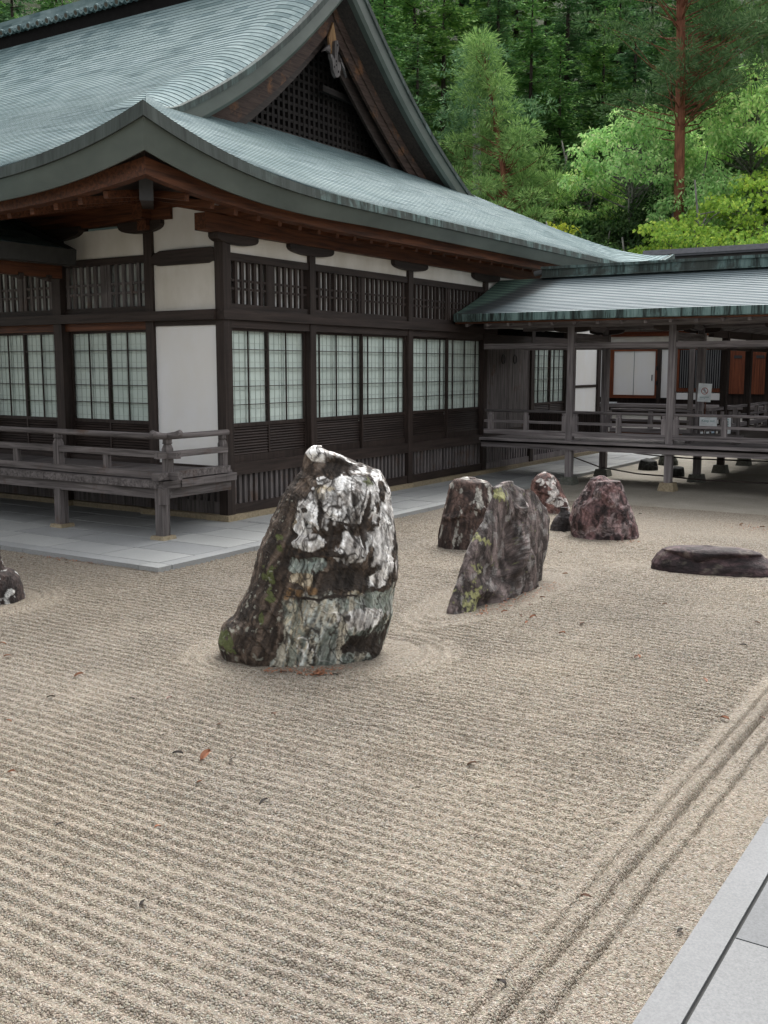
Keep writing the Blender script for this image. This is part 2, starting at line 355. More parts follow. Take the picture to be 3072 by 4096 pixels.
# terrace of granite slabs round the hall, its kerb, and the near path
def slabs(name, x0, x1, y0, y1, z, rows_along, pitch, lens, kerbs):
    m = MB(); g = .009
    if rows_along == 'x':
        y = y0; k = 0
        while y < y1 - .02:
            ye = min(y + pitch, y1); x = x1 - random.uniform(.2, lens); first = True; xe = x1
            while xe > x0 + .02:
                xs = max(xe - lens * random.uniform(.75, 1.2), x0); m.box(xs + g, xe - g, y + g, ye - g, z - .05, z + random.uniform(-.001, .001)); xe = xs
            y = ye; k += 1
    else:
        x = x1
        while x > x0 + .02:
            xs = max(x - pitch, x0); y = y0
            while y < y1 - .02:
                ye = min(y + lens * random.uniform(.75, 1.2), y1); m.box(xs + g, x - g, y + g, ye - g, z - .05, z + random.uniform(-.001, .001)); y = ye
            x = xs
    return m
TZ = .055
m = slabs('t', -24, -8.0, 7.88, 10.75, TZ, 'x', .56, 1.15, None); m2 = slabs('t', -9.6, -8.0, 10.755, 27, TZ, 'y', .53, 1.1, None)
m.v += m2.v; m.f += [tuple(i + m.n for i in f) for f in m2.f]; m.n += m2.n
k = MB(); g = .004
x = -7.80; ln = [0.30, 1.9, 1.25, 1.6, 1.5, 1.7, 1.4, 1.6, 1.5, 1.6, 1.5]
xe = -7.8
for L_ in ln: k.box(xe - L_ + g, xe - g, 7.68, 7.875, -.05, TZ); xe -= L_
y = 7.88
while y < 27: k.box(-7.995, -7.80, y + g, y + 1.35 - g, -.05, TZ); y += 1.35
m.v += k.v; m.f += [tuple(i + m.n for i in f) for f in k.f]; m.n += k.n
tag(m.build('stone_terrace', GR), None, None, kind='structure')
m = MB(); m.box(-24, -7.81, 7.69, 27, -.05, TZ - .02); tag(m.build('terrace_bed', JOINT), None, None, kind='structure')
m = MB(); PZ = .05
for y0 in (-2.9, -.6, 1.7, 4.79, 7.1, 9.4, 11.7, 14.0): m.box(-1.0, -.868, y0 + .002, (y0 + 2.3 if y0 not in (1.7,) else 4.79) - .002, -.05, PZ)
ys = [-3, -1.2, .3, 2.0, 3.715, 5.4, 7.1, 8.8, 10.5, 12.2, 13.9, 15.6]
for a, b in zip(ys[:-1], ys[1:]):
    for xx in (-.852, .25, 1.35, 2.45): m.box(xx, xx + 1.09, a + .004, b - .004, -.05, PZ)
tag(m.build('stone_path', GRK), None, None, kind='structure')
m = MB(); m.box(-.99, 3.5, -3, 15.6, -.05, PZ - .015); tag(m.build('path_bed', JOINT), None, None, kind='structure')

# ================================================================ MAIN HALL
XR, YF, YRG, XE, YE, XV, XB = -9.41, 10.60, 17.45, -8.45, 8.30, -12.03, -12.5
YBK = 2 * YRG - YE
hall = thing('temple_hall', 'large old timber temple hall with sweeping verdigris copper gabled roof', 'temple hall', (-14, 17, 0))
TP = np.array([-9.2, -7.0, -5.45, -4, -3, -2, -1, 0, 1, 2, 3, 4, 5.45, 7.0, 9.2]); ZPV = np.array([4.45, 5.45, 6.24, 6.95, 7.5, 8.2, 9.0, 9.98])
_pc = np.polyfit(np.array([0, .5, 1, 2, 3, 4, 5.45, 7, 8.2, 9.2]), np.array([10.13, 9.66, 9.2, 8.35, 7.6, 7.0, 6.25, 5.47, 4.9, 4.45]), 5)
def zprof(t): return np.polyval(_pc, np.abs(t))
def up(s): return .52 * np.clip(1 - np.asarray(s, float) / 4.8, 0, 1) ** 3
def upf(D): return np.clip(1 - np.asarray(D, float) / 3.6, 0, 1) ** 2
def roof_front(D, X, back=False):
    t = 9.2 - D; s = np.clip(XE - X, 0, None); z = zprof(t) + up(s) * upf(D)
    u = np.clip((X - (XV - 1.0)) / 1.0, 0, 1); z = z - .31 * u ** 2 * np.clip((D - 3.3) / 1.0, 0, 1)
    return z
def roof_side(D, Y):
    s = np.minimum(Y - YE, YBK - Y).clip(0); return zprof(9.2 - D) + up(s) * upf(D)
def xlim(D): return XE - D if D < 3.58 else XV
def courses(n, D1): return np.linspace(0, D1, n + 1)
m = MB(); mr = MB(); ds = courses(84, 9.15); LIP = .0095
for k in range(len(ds) - 1):
    row = []
    for D, lip in ((ds[k], LIP), (ds[k + 1], 0)):
        x1 = xlim(D) ; xs = np.concatenate([np.linspace(-30, x1 - 4, 14)[:-1], np.linspace(x1 - 4, x1, 40)])
        row.append(np.stack([xs, np.full_like(xs, YE + D), roof_front(D, xs) + lip], -1))
    G = np.array(row); m.grid(G)
    if k + 1 < len(ds) - 1:
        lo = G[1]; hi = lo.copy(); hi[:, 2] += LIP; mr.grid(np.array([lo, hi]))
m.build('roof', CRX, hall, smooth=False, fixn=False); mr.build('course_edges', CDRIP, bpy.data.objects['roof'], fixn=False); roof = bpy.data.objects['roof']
m = MB(); mr = MB(); ds = courses(42, 4.75)
for k in range(len(ds) - 1):
    row = []
    for D, lip in ((ds[k], LIP), (ds[k + 1], 0)):
        dd = D; y0, y1 = YE + dd, YBK - dd
        mg = min(5, (y1 - y0) / 2.3); ys_ = np.concatenate([np.linspace(y0, y0 + mg, 34)[:-1], np.linspace(y0 + mg, y1 - mg, 14)[:-1], np.linspace(y1 - mg, y1, 34)])
        row.append(np.stack([np.full_like(ys_, XE - D), ys_, roof_side(D, ys_) + lip], -1))
    G = np.array(row)[:, ::-1]; m.grid(G)
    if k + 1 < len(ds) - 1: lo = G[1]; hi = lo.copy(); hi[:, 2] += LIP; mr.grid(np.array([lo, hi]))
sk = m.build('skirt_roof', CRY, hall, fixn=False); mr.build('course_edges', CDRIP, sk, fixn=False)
m = MB(); ds = courses(24, 9.15); rows = []
for D in ds:
    xs = np.linspace(-30, xlim(D), 40); rows.append(np.stack([xs, np.full_like(xs, YBK - D), roof_front(D, xs)], -1))
m.grid(np.array(rows)); m.build('rear_roof', CRX, hall, fixn=False)
# eave edge strip, fascia, dark board, brown eave beam and soffit swept along the four eaves
def sweep(prof, mat, name, parent, smooth=True, L=14):
    """prof(s) -> list of (inset, z); swept along front, right and rear eaves"""
    m = MB(); ss = L * np.linspace(0, 1, 60) ** 1.7
    for side in ('f', 'r', 'b'):
        S = ss if side != 'r' else np.concatenate([9.17 * np.linspace(0, 1, 46) ** 1.5, 18.35 - (9.17 * np.linspace(0, 1, 46) ** 1.5)[::-1][1:]])
        G = []
        for s in S:
            se = s if side != 'r' else min(s, 18.35 - s); row = []
            for (i, z) in prof(se):
                if side == 'r':
                    L_ = 18.35; y = YE + i + s * (L_ - 2 * i) / L_; row.append((XE - i, y, z))
                else:
                    row.append((XE - i - s, YE + i if side == 'f' else YBK - i, z))
            G.append(row)
        m.grid(np.array(G))
    return m.build(name, mat, parent, smooth=False)
def ZT(s): return 4.45 + float(up(s))
def FH(s): return .28 + .19 * (float(up(s)) / .52) ** .5
def SH(s): return .10 + .05 * (float(up(s)) / .52) ** .5
sweep(lambda s: [(.06, ZT(s) + .03), (0, ZT(s) + LIP), (-.012, ZT(s) - SH(s)), (.05, ZT(s) - SH(s) - .004)], CE, 'eave_edge', hall)
sweep(lambda s: [(.025, ZT(s) - SH(s) + .01), (.11, ZT(s) - FH(s) - .005), (.2, ZT(s) - FH(s) + .01)], FA, 'eave_fascia', hall)
sweep(lambda s: [(.17, ZT(s) - FH(s) + .02), (.34, ZT(s) - FH(s) + .06), (.36, 4.25 + .45 * float(up(s)))], DK[1], 'eave_board', hall)
def eb(s): b = 4.045 + .45 * float(up(s)); return [(.27, b + .19), (.27, b), (.44, b - .005), (.44, b + .19)]
sweep(eb, RB[1], 'eave_beam', hall)
sweep(lambda s: [(.36, 4.15 + .45 * float(up(s))), (.96, 4.265 + .25 * float(up(s))), (2.8, 4.62)], DK[0], 'soffit_board', hall)
m = MB()
def rafter(s, side):
    b0 = 3.985 + .45 * float(up(s)); i0 = .40; i1 = min(2.45, s + .02); 
    if i1 < i0 + .1: return
    b1 = b0 + (i1 - i0) * (4.43 - b0) / 2.05
    def pt(i, z): return (XE - i, YE + s, z) if side == 'r' else (XE - s, YE + i, z)
    m.bar(pt(i0, b0 + .045), pt(i1, b1 + .045), .075, .085)
s = 1.06
while s < 17.4: rafter(s, 'r'); s += .44
s = 1.06
while s < 9: rafter(s, 'f'); s += .44
o = m.build('rafters', RB[0], hall)
m = MB(); m.bar((XE - .62, YE + .62, 4.19), (-10.75, 10.6, 4.42), .15, .235); hr = m.build('hip_rafter', DK[0], hall)
m = MB(); a = XE - .605; m.bar((a, YE + .605, 4.185), (a + .012, YE + .593, 4.183), .162, .245); m.build('metal_cap', IRON, hr)
# gable verge
def perp(t, off, z0):
    sl = (float(zprof(t + .01 if t >= 0 else t - .01)) - float(zprof(t))) / .01 * (1 if t >= 0 else -1)
    nrm = np.array([-sl, 1.0]) / math.hypot(1, sl); p = np.array([YRG + t, z0]) - nrm * off
    if t > 0: p[0] = max(p[0], YRG)
    elif t < 0: p[0] = min(p[0], YRG)
    else: p = np.array([YRG, z0 - off * 1.35])
    return p
def zverge(t): return float(roof_front(9.2 - abs(t), np.array(XV)))
TS = np.unique(np.concatenate([np.linspace(-5.46, 0, 34), np.linspace(0, 5.46, 34)]))
def verge(prof, name, mat, parent, ts=TS):
    m = MB(); G = []
    for t in ts:
        row = []
        for (x, off) in prof: p = perp(t, off, zverge(t)); row.append((x, p[0], p[1]))
        G.append(row)
    m.grid(np.array(G)); return m.build(name, mat, parent)
verge([(XV - .3, -.02), (XV - .02, -.015), (XV + .01, .0), (XV + .012, .095), (XV - .04, .10)], 'verge_edge', CEP, hall)
verge([(XV - .02, .095), (XV - .03, .30), (XV - .08, .36), (XV - .2, .35)], 'verge_fascia', FA, hall)
verge([(XV - .1, .30), (XB, .42), (-13.3, .44)], 'verge_soffit', DK[1], hall)
verge([(XB - .10, .40), (XB, .40), (XB, .60), (XB - .035, .605), (XB - .035, .80), (XB - .10, .80)], 'barge_board', BB[1], hall, TS[(np.abs(TS) < 5.3)])
verge([(XB - .26, .42), (XB - .2, .42), (XB - .2, .98), (XB - .26, .98)], 'inner_barge_board', DK[1], hall, TS[(np.abs(TS) < 4.9)])
# pale mended lower end of the board, apex board and carved pendant
m = MB(); G = []
for t in np.linspace(-4.75, -3.9, 6):
    row = []
    for (x, off) in ((XB + .006, .42), (XB + .006, .60), (XB - .029, .605), (XB - .029, .79)): p = perp(t, off, zverge(t)); row.append((x, p[0], p[1]))
    G.append(row)
m.grid(np.array(G)); m.build('mended_board_end', GW[1], hall)
zt = zverge(0)
pend = MB(); S_ = 1 / 817.0; gy0, gz0 = 545, 690; Z0 = 8.50
def gp(pts): return [(YRG + (x - gy0) * S_ * 1.12, Z0 - (y - gz0) * S_ * 1.05) for x, y in pts]
m = MB(); m.prism(gp([(545, 420), (430, 670), (440, 720), (490, 880), (590, 950), (620, 870), (660, 790)]), 'x', XB - .03, XB + .012); ap = m.build('apex_board', NW[2], hall)
m = MB(); m.prism(gp([(545, 690), (580, 700), (602, 770), (595, 830), (575, 870), (580, 960), (585, 1000), (620, 990), (650, 1030), (652, 1080), (625, 1130), (622, 1185), (580, 1220), (540, 1238), (500, 1215), (470, 1160), (450, 1090), (435, 1020), (395, 960), (400, 925), (450, 930), (480, 985), (500, 960), (498, 880), (505, 760), (515, 710)]), 'x', XB + .02, XB + .09)
pd = m.build('carved_pendant', GW[2], hall)
m = MB()
for cx, cy, rr in ((530, 1000, 13), (532, 1055, 12), (480, 1095, 12), (585, 1140, 14), (560, 760, 12)):
    q = [(cx + rr * .7 * math.cos(a), cy + rr * 1.5 * math.sin(a)) for a in np.linspace(0, 2 * math.pi, 10)[:-1]]; m.prism(gp(q), 'x', XB + .085, XB + .094)
m.build('pierced_holes', BLACK, pd)
m = MB()
m.prism(gp([(420, 780), (440, 850), (430, 905), (385, 890), (340, 885), (250, 920), (330, 850)]), 'x', XB + .0, XB + .05)
m.build('pendant_wing', GW[1], hall); m = MB(); m.prism(gp([(650, 860), (680, 900), (690, 960), (720, 1010), (760, 1040), (845, 1160), (760, 1000)]), 'x', XB + .0, XB + .05)
m.build('pendant_wing', GW[1], hall)
# gable lattice wall
XL = -13.15; m = MB()
def tmax(z):
    ts = np.linspace(0, 5, 200); zz = np.array([zverge(t) - .5 * math.hypot(1, .7) for t in ts]); return float(np.interp(-z, -zz, ts))
zb = 6.70; y = YRG - 3.6
while y < YRG + 3.6:
    zt_ = zverge(abs(y - YRG)) - .62
    if zt_ > zb + .05: m.box(XL - .03, XL + .03, y - .035, y + .035, zb, zt_)
    y += .165
z = zb + .1
while z < 9.0:
    tm = tmax(z)
    if tm > .1: m.box(XL - .02, XL + .022, YRG - tm, YRG + tm, z - .03, z + .03)
    z += .165
gl = m.build('gable_lattice', VDK[2], hall)
m = MB(); m.prism([(YRG - 3.9, zb)] + [(YRG + t, zverge(t) - .5) for t in np.linspace(-3.5, 3.5, 30)] + [(YRG + 3.9, zb)], 'x', XL - .12, XL - .08); m.build('backing_panel', BLACK, gl)
m = MB(); m.box(XL - .05, XL + .08, YRG - 3.9, YRG + 3.9, zb - .14, zb); m.build('gable_sill', DK[1], hall)
m = MB()
for t in (1.5, 1.05, .6): m.bar((XL + .2, YRG + t, zverge(t) - .75), (XL + .2, YRG + t + 1.9, zverge(t + 1.9) - .75), .1, .12)
m.bar((XL + .2, YRG + .2, 7.72), (XL + .2, YRG + 1.9, 7.66), .10, .12); m.build('gable_beam', VDK[1], hall)
# ridge with round tile ends
m = MB(); m.box(-30, XV - .35, YRG - .30, YRG + .30, 10.28, 10.40); m.box(-30, XV - .36, YRG - .36, YRG + .36, 10.21, 10.275)
m.prism([(YRG - .42, 10.13), (YRG - .40, 10.205), (YRG + .40, 10.205), (YRG + .42, 10.13)], 'x', -30, XV - .37)
rg = m.build('ridge', CRX, hall)
m = MB(); m.box(-30, XV - .4, YRG - .33, YRG + .33, 9.6, 10.09); m.build('ridge_base', BLACK, rg)
m = MB(); mc = MB(); x = XV - .7
while x > -27:
    m.tube([(x, YRG - .26, 10.15), (x, YRG - .46, 10.09)], .078, 12)
    m.prism([(x - .165 + .075, 10.06), (x + .0 - .075 - .165 + .0, 10.06), (x - .29, 10.12), (x - .165, 10.035), (x - .04, 10.12)][2:] + [(x - .06, 10.155), (x - .165, 10.09), (x - .27, 10.155)], 'y', YRG - .45, YRG - .29)
    mc.tube([(x, YRG - .460, 10.09), (x, YRG - .466, 10.088)], .05, 10)
    x -= .33
m.build('ridge_tile_ends', CRY, rg); mc.build('tile_end_faces', simple('brown_tile_face', (.07, .06, .045)), rg)

# ---- walls
def member(name, mats, ax, parent=hall): return None
frames = MB()
def wood_box(name, ax, *b, mat=DK, parent=hall):
    m = MB(); m.box(*b); return m.build(name, mat[ax], parent)
# pillars of the right-hand (garden) front
for (y0, y1, zt_) in ((10.60, 10.755, 3.90), (12.51, 12.65, 3.80), (15.30, 15.45, 3.80), (18.09, 18.24, 3.80)):
    wood_box('pillar', 2, XR - .15, XR + .003, y0, y1, .131, zt_)
wood_box('pillar', 2, XR - .155, XR, YF, YF + .15, 3.56, 3.9) if False else None
wood_box('pillar', 2, -10.87, -10.715, YF - .004, YF + .15, .131, 4.06)
for xx in (-12.66, -14.53, -16.4): wood_box('pillar', 2, xx - .09, xx + .09, YF - .06, YF + .12, .131, 4.06)
# long horizontal members, garden side
BY = (10.755, 12.51), (12.65, 15.30), (15.45, 18.09)
wood_box('nageshi_beam', 1, XR - .1, XR + .035, YF - .035, 18.6, 2.781, 2.915)
for a, b in BY:
    wood_box('head_rail', 1, XR - .13, XR - .012, a, b, 2.672, 2.781); wood_box('sill_beam', 1, XR - .13, XR - .004, a, b, .668, .834)
    wood_box('foot_rail', 1, XR - .13, XR - .02, a, b, .131, .263); wood_box('lattice_sill', 1, XR - .12, XR - .03, a, b, 2.915, 2.996)
    wood_box('lattice_head', 1, XR - .12, XR - .02, a, b, 3.564, 3.665)
    m = MB(); m.box(XR - .11, XR - .05, a, b, 3.665, 3.92); m.build('plaster_panel', PL2, hall)
    m = MB(); y = a + .06
    while y < b - .03: m.box(XR - .11, XR - .05, y - .028, y + .028, .263, .668); y += .115
    m.build('underfloor_slats', GW[2], hall)
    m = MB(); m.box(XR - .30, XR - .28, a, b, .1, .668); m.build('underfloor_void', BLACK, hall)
    # transom lattice window
    m = MB(); y = a + .03; k = 0; mid = (a + b) / 2
    while y < b - .02:
        m.box(XR - .085, XR - .045, y - .026, y + .026, 2.996, 3.564); y += .133
    m.box(XR - .1, XR - .04, mid - .05, mid + .05, 2.996, 3.564)
    for zz in (3.2, 3.31): m.box(XR - .075, XR - .055, a, b, zz - .016, zz + .016)
    lw = m.build('transom_lattice', DK[2], hall)
    m = MB(); m.box(XR - .155, XR - .15, a, b, 2.99, 3.57); m.build('paper_screen', PLW, lw)
    m = MB()
    for yy in np.arange(a + .2, b, .42): m.box(XR - .148, XR - .135, yy - .02, yy + .02, 2.99, 3.57)
    m.build('screen_bars', DK[2], lw)
def shoji_panel(ax, a, b, plane, cols, front):
    """sliding glazed door between a and b: ax 'y' (garden side) or 'x' (veranda side); plane is its outer face"""
    Z0, Z1, ZG = .834, 2.672, 1.377
    def bx(m, u0, u1, d0, d1, z0, z1):
        if ax == 'y': m.box(plane - d1, plane - d0, u0, u1, z0, z1)
        else: m.box(u0, u1, plane + d0, plane + d1, z0, z1)
    st = .034; m = MB()
    bx(m, a, a + st, 0, .035, Z0, Z1); bx(m, b - st, b, 0, .035, Z0, Z1)
    bx(m, a + st, b - st, .001, .034, Z0, Z0 + .10); bx(m, a + st, b - st, .001, .034, ZG - .05, ZG); bx(m, a + st, b - st, .001, .034, Z1 - .035, Z1)
    gi = 1 if ax == 'y' else 0
    p = m.build('sliding_door', DK[2], hall)
    m = MB(); ga, gb = a + st, b - st; W_ = gb - ga
    for f in cols: bx(m, ga + f * W_ - .005, ga + f * W_ + .005, .004, .028, ZG, Z1 - .035)
    for k in range(1, 5): z = ZG + (Z1 - .035 - ZG) * k / 5; bx(m, ga, gb, .006, .026, z - .005, z + .005)
    m.build('glazing_bars', DK[2], p)
    m = MB(); z_ = Z1 - .035
    m.add([(plane - .016, ga, ZG), (plane - .016, gb, ZG), (plane - .016, gb, z_), (plane - .016, ga, z_)] if ax == 'y' else [(ga, plane + .016, ZG), (gb, plane + .016, ZG), (gb, plane + .016, z_), (ga, plane + .016, z_)], [(0, 1, 2, 3)]); m.build('glass_pane', GLASS, p)
    m = MB(); n = 10
    for k in range(n):
        z = Z0 + .12 + (ZG - .07 - Z0 - .12) * k / (n - 1)
        if ax == 'y': m.add([(plane - .004, ga, z - .010), (plane - .004, gb, z - .010), (plane - .03, gb, z + .018), (plane - .03, ga, z + .018), (plane - .012, ga, z - .016), (plane - .012, gb, z - .016), (plane - .034, gb, z + .010), (plane - .034, ga, z + .010)], [(0, 1, 2, 3), (7, 6, 5, 4), (0, 4, 5, 1), (3, 2, 6, 7)])
        else: m.add([(ga, plane + .004, z - .010), (gb, plane + .004, z - .010), (gb, plane + .03, z + .018), (ga, plane + .03, z + .018), (ga, plane + .012, z - .016), (gb, plane + .012, z - .016), (gb, plane + .034, z + .010), (ga, plane + .034, z + .010)], [(0, 3, 2, 1), (7, 4, 5, 6), (0, 1, 5, 4), (3, 7, 6, 2)])
    bx(m, ga, gb, .036, .04, Z0 + .1, ZG - .05)
    m.build('louvre_panel', DK[gi], p)
    m = MB(); bx(m, ga - .045, gb + .045, .06, .064, ZG - .1, Z1 + .05); s_ = m.build('paper_screen', PAPER, p)
    m = MB(); nc = max(4, int(round(W_ / .105)))
    for k in range(nc + 1): u = ga + W_ * k / nc + .012; bx(m, u - .0035, u + .0035, .052, .059, ZG, Z1)
    for k in range(0, 11): z = ZG + .06 + (Z1 - ZG) * k / 10; bx(m, ga, gb, .053, .059, z - .0028, z + .0028)
    u = ga + W_ * .46; bx(m, u - .012, u + .012, .050, .059, ZG, Z1)
    m.build('screen_kumiko', simple('kumiko_cedar', (.50, .53, .51)) if 'kumiko_cedar' not in bpy.data.materials else bpy.data.materials['kumiko_cedar'], p)
PY = XR - .055
shoji_panel('y', 10.757, 11.60, PY, (.48,), True); shoji_panel('y', 11.57, 12.508, PY - .04, (.52,), True)
shoji_panel('y', 12.652, 13.99, PY - .04, (.15, .50, .85), True); shoji_panel('y', 13.96, 15.298, PY, (.12, .49, .85), True)
shoji_panel('y', 15.452, 16.79, PY - .04, (.10, .48, .85), True); shoji_panel('y', 16.76, 18.088, PY, (.15, .5, .85), True)
# boat-shaped brackets and the wall plate of the garden side
def boat(name, ax, c, half, z0, z1, d0, d1, parent=hall):
    pts = [(c - half, z1), (c - half, z1 - .04)] + [(c - half * math.cos(a), z1 - .04 - (z1 - .04 - z0) * math.sin(a) ** .8) for a in np.linspace(.05, math.pi - .05, 12)] + [(c + half, z1 - .04), (c + half, z1)]
    m = MB(); m.prism(pts, 'x' if ax == 'y' else 'y', d0, d1); return m.build(name, DK[1 if ax == 'y' else 0], parent)
for c, hf in ((10.78, .42), (12.56, .54), (15.36, .55), (18.16, .54)): boat('boat_bracket', 'y', c + (.12 if c < 11 else 0), hf, 3.765, 3.90, XR - .14, XR + .025)
wood_box('wall_plate', 1, XR - .15, XR + .05, 10.24, 24.3, 3.902, 4.12, mat=RB)
wood_box('pillar', 2, XR - .14, XR + .001, 10.603, 10.75, 3.55, 3.77) if False else None
# veranda front
for a, b, pan in ((-12.57, -10.87, True), (-14.44, -12.75, True), (-16.31, -14.62, True)):
    wood_box('head_rail', 0, a, b, YF + .012, YF + .13, 2.672, 2.781, mat=RB); wood_box('sill_beam', 0, a, b, YF + .004, YF + .13, .66, .834)
    wood_box('lattice_sill', 0, a, b, YF + .03, YF + .12, 2.915, 3.0); wood_box('lattice_head', 0, a, b, YF + .02, YF + .12, 3.60, 3.70)
    m = MB(); m.box(a, b, YF + .05, YF + .11, 3.70, 4.10); m.build('plaster_panel', PL2, hall)
    md = (a + b) / 2; shoji_panel('x', md - .02, b - .002, YF + .055, (.48,), True); shoji_panel('x', a + .002, md + .02, YF + .095, (.45,), True)
    m = MB(); x = a + .05
    while x < b - .02: m.box(x - .03, x + .03, YF + .045, YF + .085, 3.0, 3.60); x += .148
    m.box(md - .05, md + .05, YF + .04, YF + .1, 3.0, 3.6)
    for zz in (3.2, 3.33): m.box(a, b, YF + .055, YF + .075, zz - .018, zz + .018)
    lw = m.build('transom_lattice', GW[2], hall); m = MB(); m.box(a, b, YF + .15, YF + .155, 2.99, 3.61); m.build('paper_screen', PAPER, lw)
    m = MB(); x = a + .05
    while x < b - .02: m.box(x - .035, x + .035, YF + .05, YF + .11, .30, .66); x += .115
    m.box(a, b, YF + .04, YF + .12, .131, .30); m.build('underfloor_slats', GW[2], hall)
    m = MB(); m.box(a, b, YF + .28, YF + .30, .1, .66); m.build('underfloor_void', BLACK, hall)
wood_box('nageshi_beam', 0, -18, XR - .101, YF - .09, YF + .1, 2.781, 2.912)
a, b = -10.715, XR - .15
m = MB(); m.box(a, b, YF + .04, YF + .11, .80, 2.72); m.build('plaster_panel', PLW, hall)
m = MB(); m.box(a, b, YF + .04, YF + .11, 2.912, 3.55); m.build('plaster_panel', PL2, hall)
m = MB(); m.box(a, b, YF + .05, YF + .11, 3.72, 4.30); m.build('plaster_panel', PL, hall)
wood_box('head_rail', 0, a, b, YF + .012, YF + .13, 2.71, 2.781); wood_box('sill_beam', 0, a, b, YF + .004, YF + .13, .70, .80)
m = MB(); m.prism([(a, 3.57), (a + .12, 3.53), (b - .12, 3.53), (b, 3.57), (b, 3.70), (b - .05, 3.735), (a + .45, 3.735), (a + .16, 3.73), (a + .04, 3.69), (a, 3.64)], 'y', YF - .01, YF + .12); m.build('rainbow_beam', DK[0], hall)
m = MB(); x = a + .06
while x < b - .02: m.box(x - .04, x + .04, YF + .05, YF + .11, .30, .66); x += .13
m.box(a, b, YF + .04, YF + .12, .131, .30); m.build('underfloor_slats', GW[2], hall)
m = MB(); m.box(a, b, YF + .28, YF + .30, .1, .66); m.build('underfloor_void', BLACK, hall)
wood_box('wall_plate', 0, -18, -10.34, YF + .0, YF + .16, 4.15, 4.42, mat=RB)
wood_box('wall_plate', 1, -10.88, -10.70, YF - .18, 24.3, 4.16, 4.43, mat=RB)
boat('boat_bracket', 'x', -10.92, .42, 3.99, 4.15, YF - .03, YF + .15); boat('boat_bracket', 'x', -12.70, .58, 3.99, 4.17, YF - .05, YF + .13); boat('boat_bracket', 'x', -14.53, .55, 3.99, 4.17, YF - .05, YF + .13)
m = MB(); m.box(-10.875, -10.705, YF - .1, YF + .1, 4.02, 4.15); m.build('bracket_block', RB[1], hall)
wood_box('bracket_arm', 0, -12.55, -10.9, YF + .02, YF + .14, 4.165, 4.43, mat=RB)
# the garden wall beyond the corridor: doors, glazed screens, plaster
wood_box('head_rail', 1, XR - .13, XR - .012, 18.24, 22.55, 2.60, 2.78); wood_box('sill_beam', 1, XR - .13, XR - .004, 18.24, 24.2, .66, .90)
for y0, y1, hy in ((18.30, 19.28, 19.02), (19.30, 20.28, 19.56)):
    m = MB(); m.box(XR - .09, XR - .05, y0 + .06, y1 - .06, .9, 2.60); m.box(XR - .09, XR - .042, y0, y0 + .06, .9, 2.6); m.box(XR - .09, XR - .042, y1 - .06, y1, .9, 2.6); wd = m.build('board_door', GW[2], hall)
    m = MB(); m.tube([(XR - .04, hy + .07 * math.cos(a), 2.30 + .09 * math.sin(a)) for a in np.linspace(0, 2 * math.pi, 13)], .012, 6); m.build('ring_handle', IRON, wd)
wood_box('pillar', 2, XR - .15, XR, 20.29, 20.45, .131, 3.9)
wood_box('pillar', 2, XR - .15, XR, 22.30, 22.46, .131, 3.9); wood_box('pillar', 2, XR - .15, XR, 24.1, 24.26, .131, 3.9)
shoji_panel('y', 20.45, 21.40, PY, (.33, .66), True); shoji_panel('y', 21.37, 22.30, PY - .04, (.33, .66), True)
m = MB(); m.box(XR - .11, XR - .05, 22.46, 24.1, 1.72, 2.6); m.box(XR - .11, XR - .05, 22.46, 24.1, .9, 1.66); m.build('plaster_panel', PLW, hall)
wood_box('head_rail', 1, XR - .13, XR - .03, 22.46, 24.1, 1.66, 1.72)
m = MB(); m.box(XR - .11, XR - .05, 18.24, 24.1, 2.92, 3.92); m.build('plaster_panel', PL, hall)
m = MB(); y = 18.3
while y < 24.1: m.box(XR - .11, XR - .05, y - .03, y + .03, .25, .66); y += .12
m.box(XR - .12, XR - .03, 18.24, 24.2, .131, .25); m.build('underfloor_slats', CW[2], hall)
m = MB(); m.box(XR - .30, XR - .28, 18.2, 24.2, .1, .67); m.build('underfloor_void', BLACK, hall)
# interior darkness behind the panels, rear wall
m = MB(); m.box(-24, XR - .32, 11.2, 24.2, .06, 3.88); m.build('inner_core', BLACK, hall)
# foundation stones
m = MB(); y = 10.9
for L_ in (1.1, 1.3, .9, 1.2, 1.0, 1.25, 1.1, .95, 1.2, 1.1, 1.2, 1.1): m.box(XR - .2, XR + .05, y + .003, min(y + L_, 24.2) - .003, .0, .128); y += L_
x = -9.75
for L_ in (1.0, 1.2, .9, 1.1, 1.3, 1.0, 1.2): m.box(x - L_ + .003, x - .003, YF - .05, YF + .2, .0, .128); x -= L_
m.box(-9.74, XR + .075, YF - .075, 10.89, .0, .131)
for xx in (-10.79, -12.66, -14.53): m.box(xx - .17, xx + .17, YF - .13, YF + .2, .0, .132)
m.build('foundation_stones', YS, hall)
# ---- veranda with railing
ver = MB(); VX, VY = -8.93, 8.93
ver.box(-20, VX, VY, YF - .0, .74, .784) if False else None
x = -20.0
while x < VX - .3: ver.box(x + .002, min(x + .16, VX - .3) - .002, VY, YF - .1, .735, .782); x += .16
ver.box(VX - .298, VX, VY, 10.25, .736, .783)
vd = ver.build('veranda_floor', GW[1], hall)
m = MB(); x = VX
while x > -19: m.box(x - .24, x - .003, VY - .012, VY + .28, .69, .779 + random.uniform(-.003, .004)); x -= .243
y = VY + .29
while y < 10.05: m.box(VX - .28, VX + .012, y, y + .20, .69, .779 + random.uniform(-.003, .004)); y += .203
m.build('edge_boards', GW[1], vd)
m = MB(); m.box(-20, VX - .06, VY + .05, VY + .19, .56, .69); m.build('edge_beam', GW[0], vd)
m = MB(); m.box(VX - .20, VX - .06, VY + .19, 10.2, .56, .69); m.build('edge_beam', GW[1], vd)
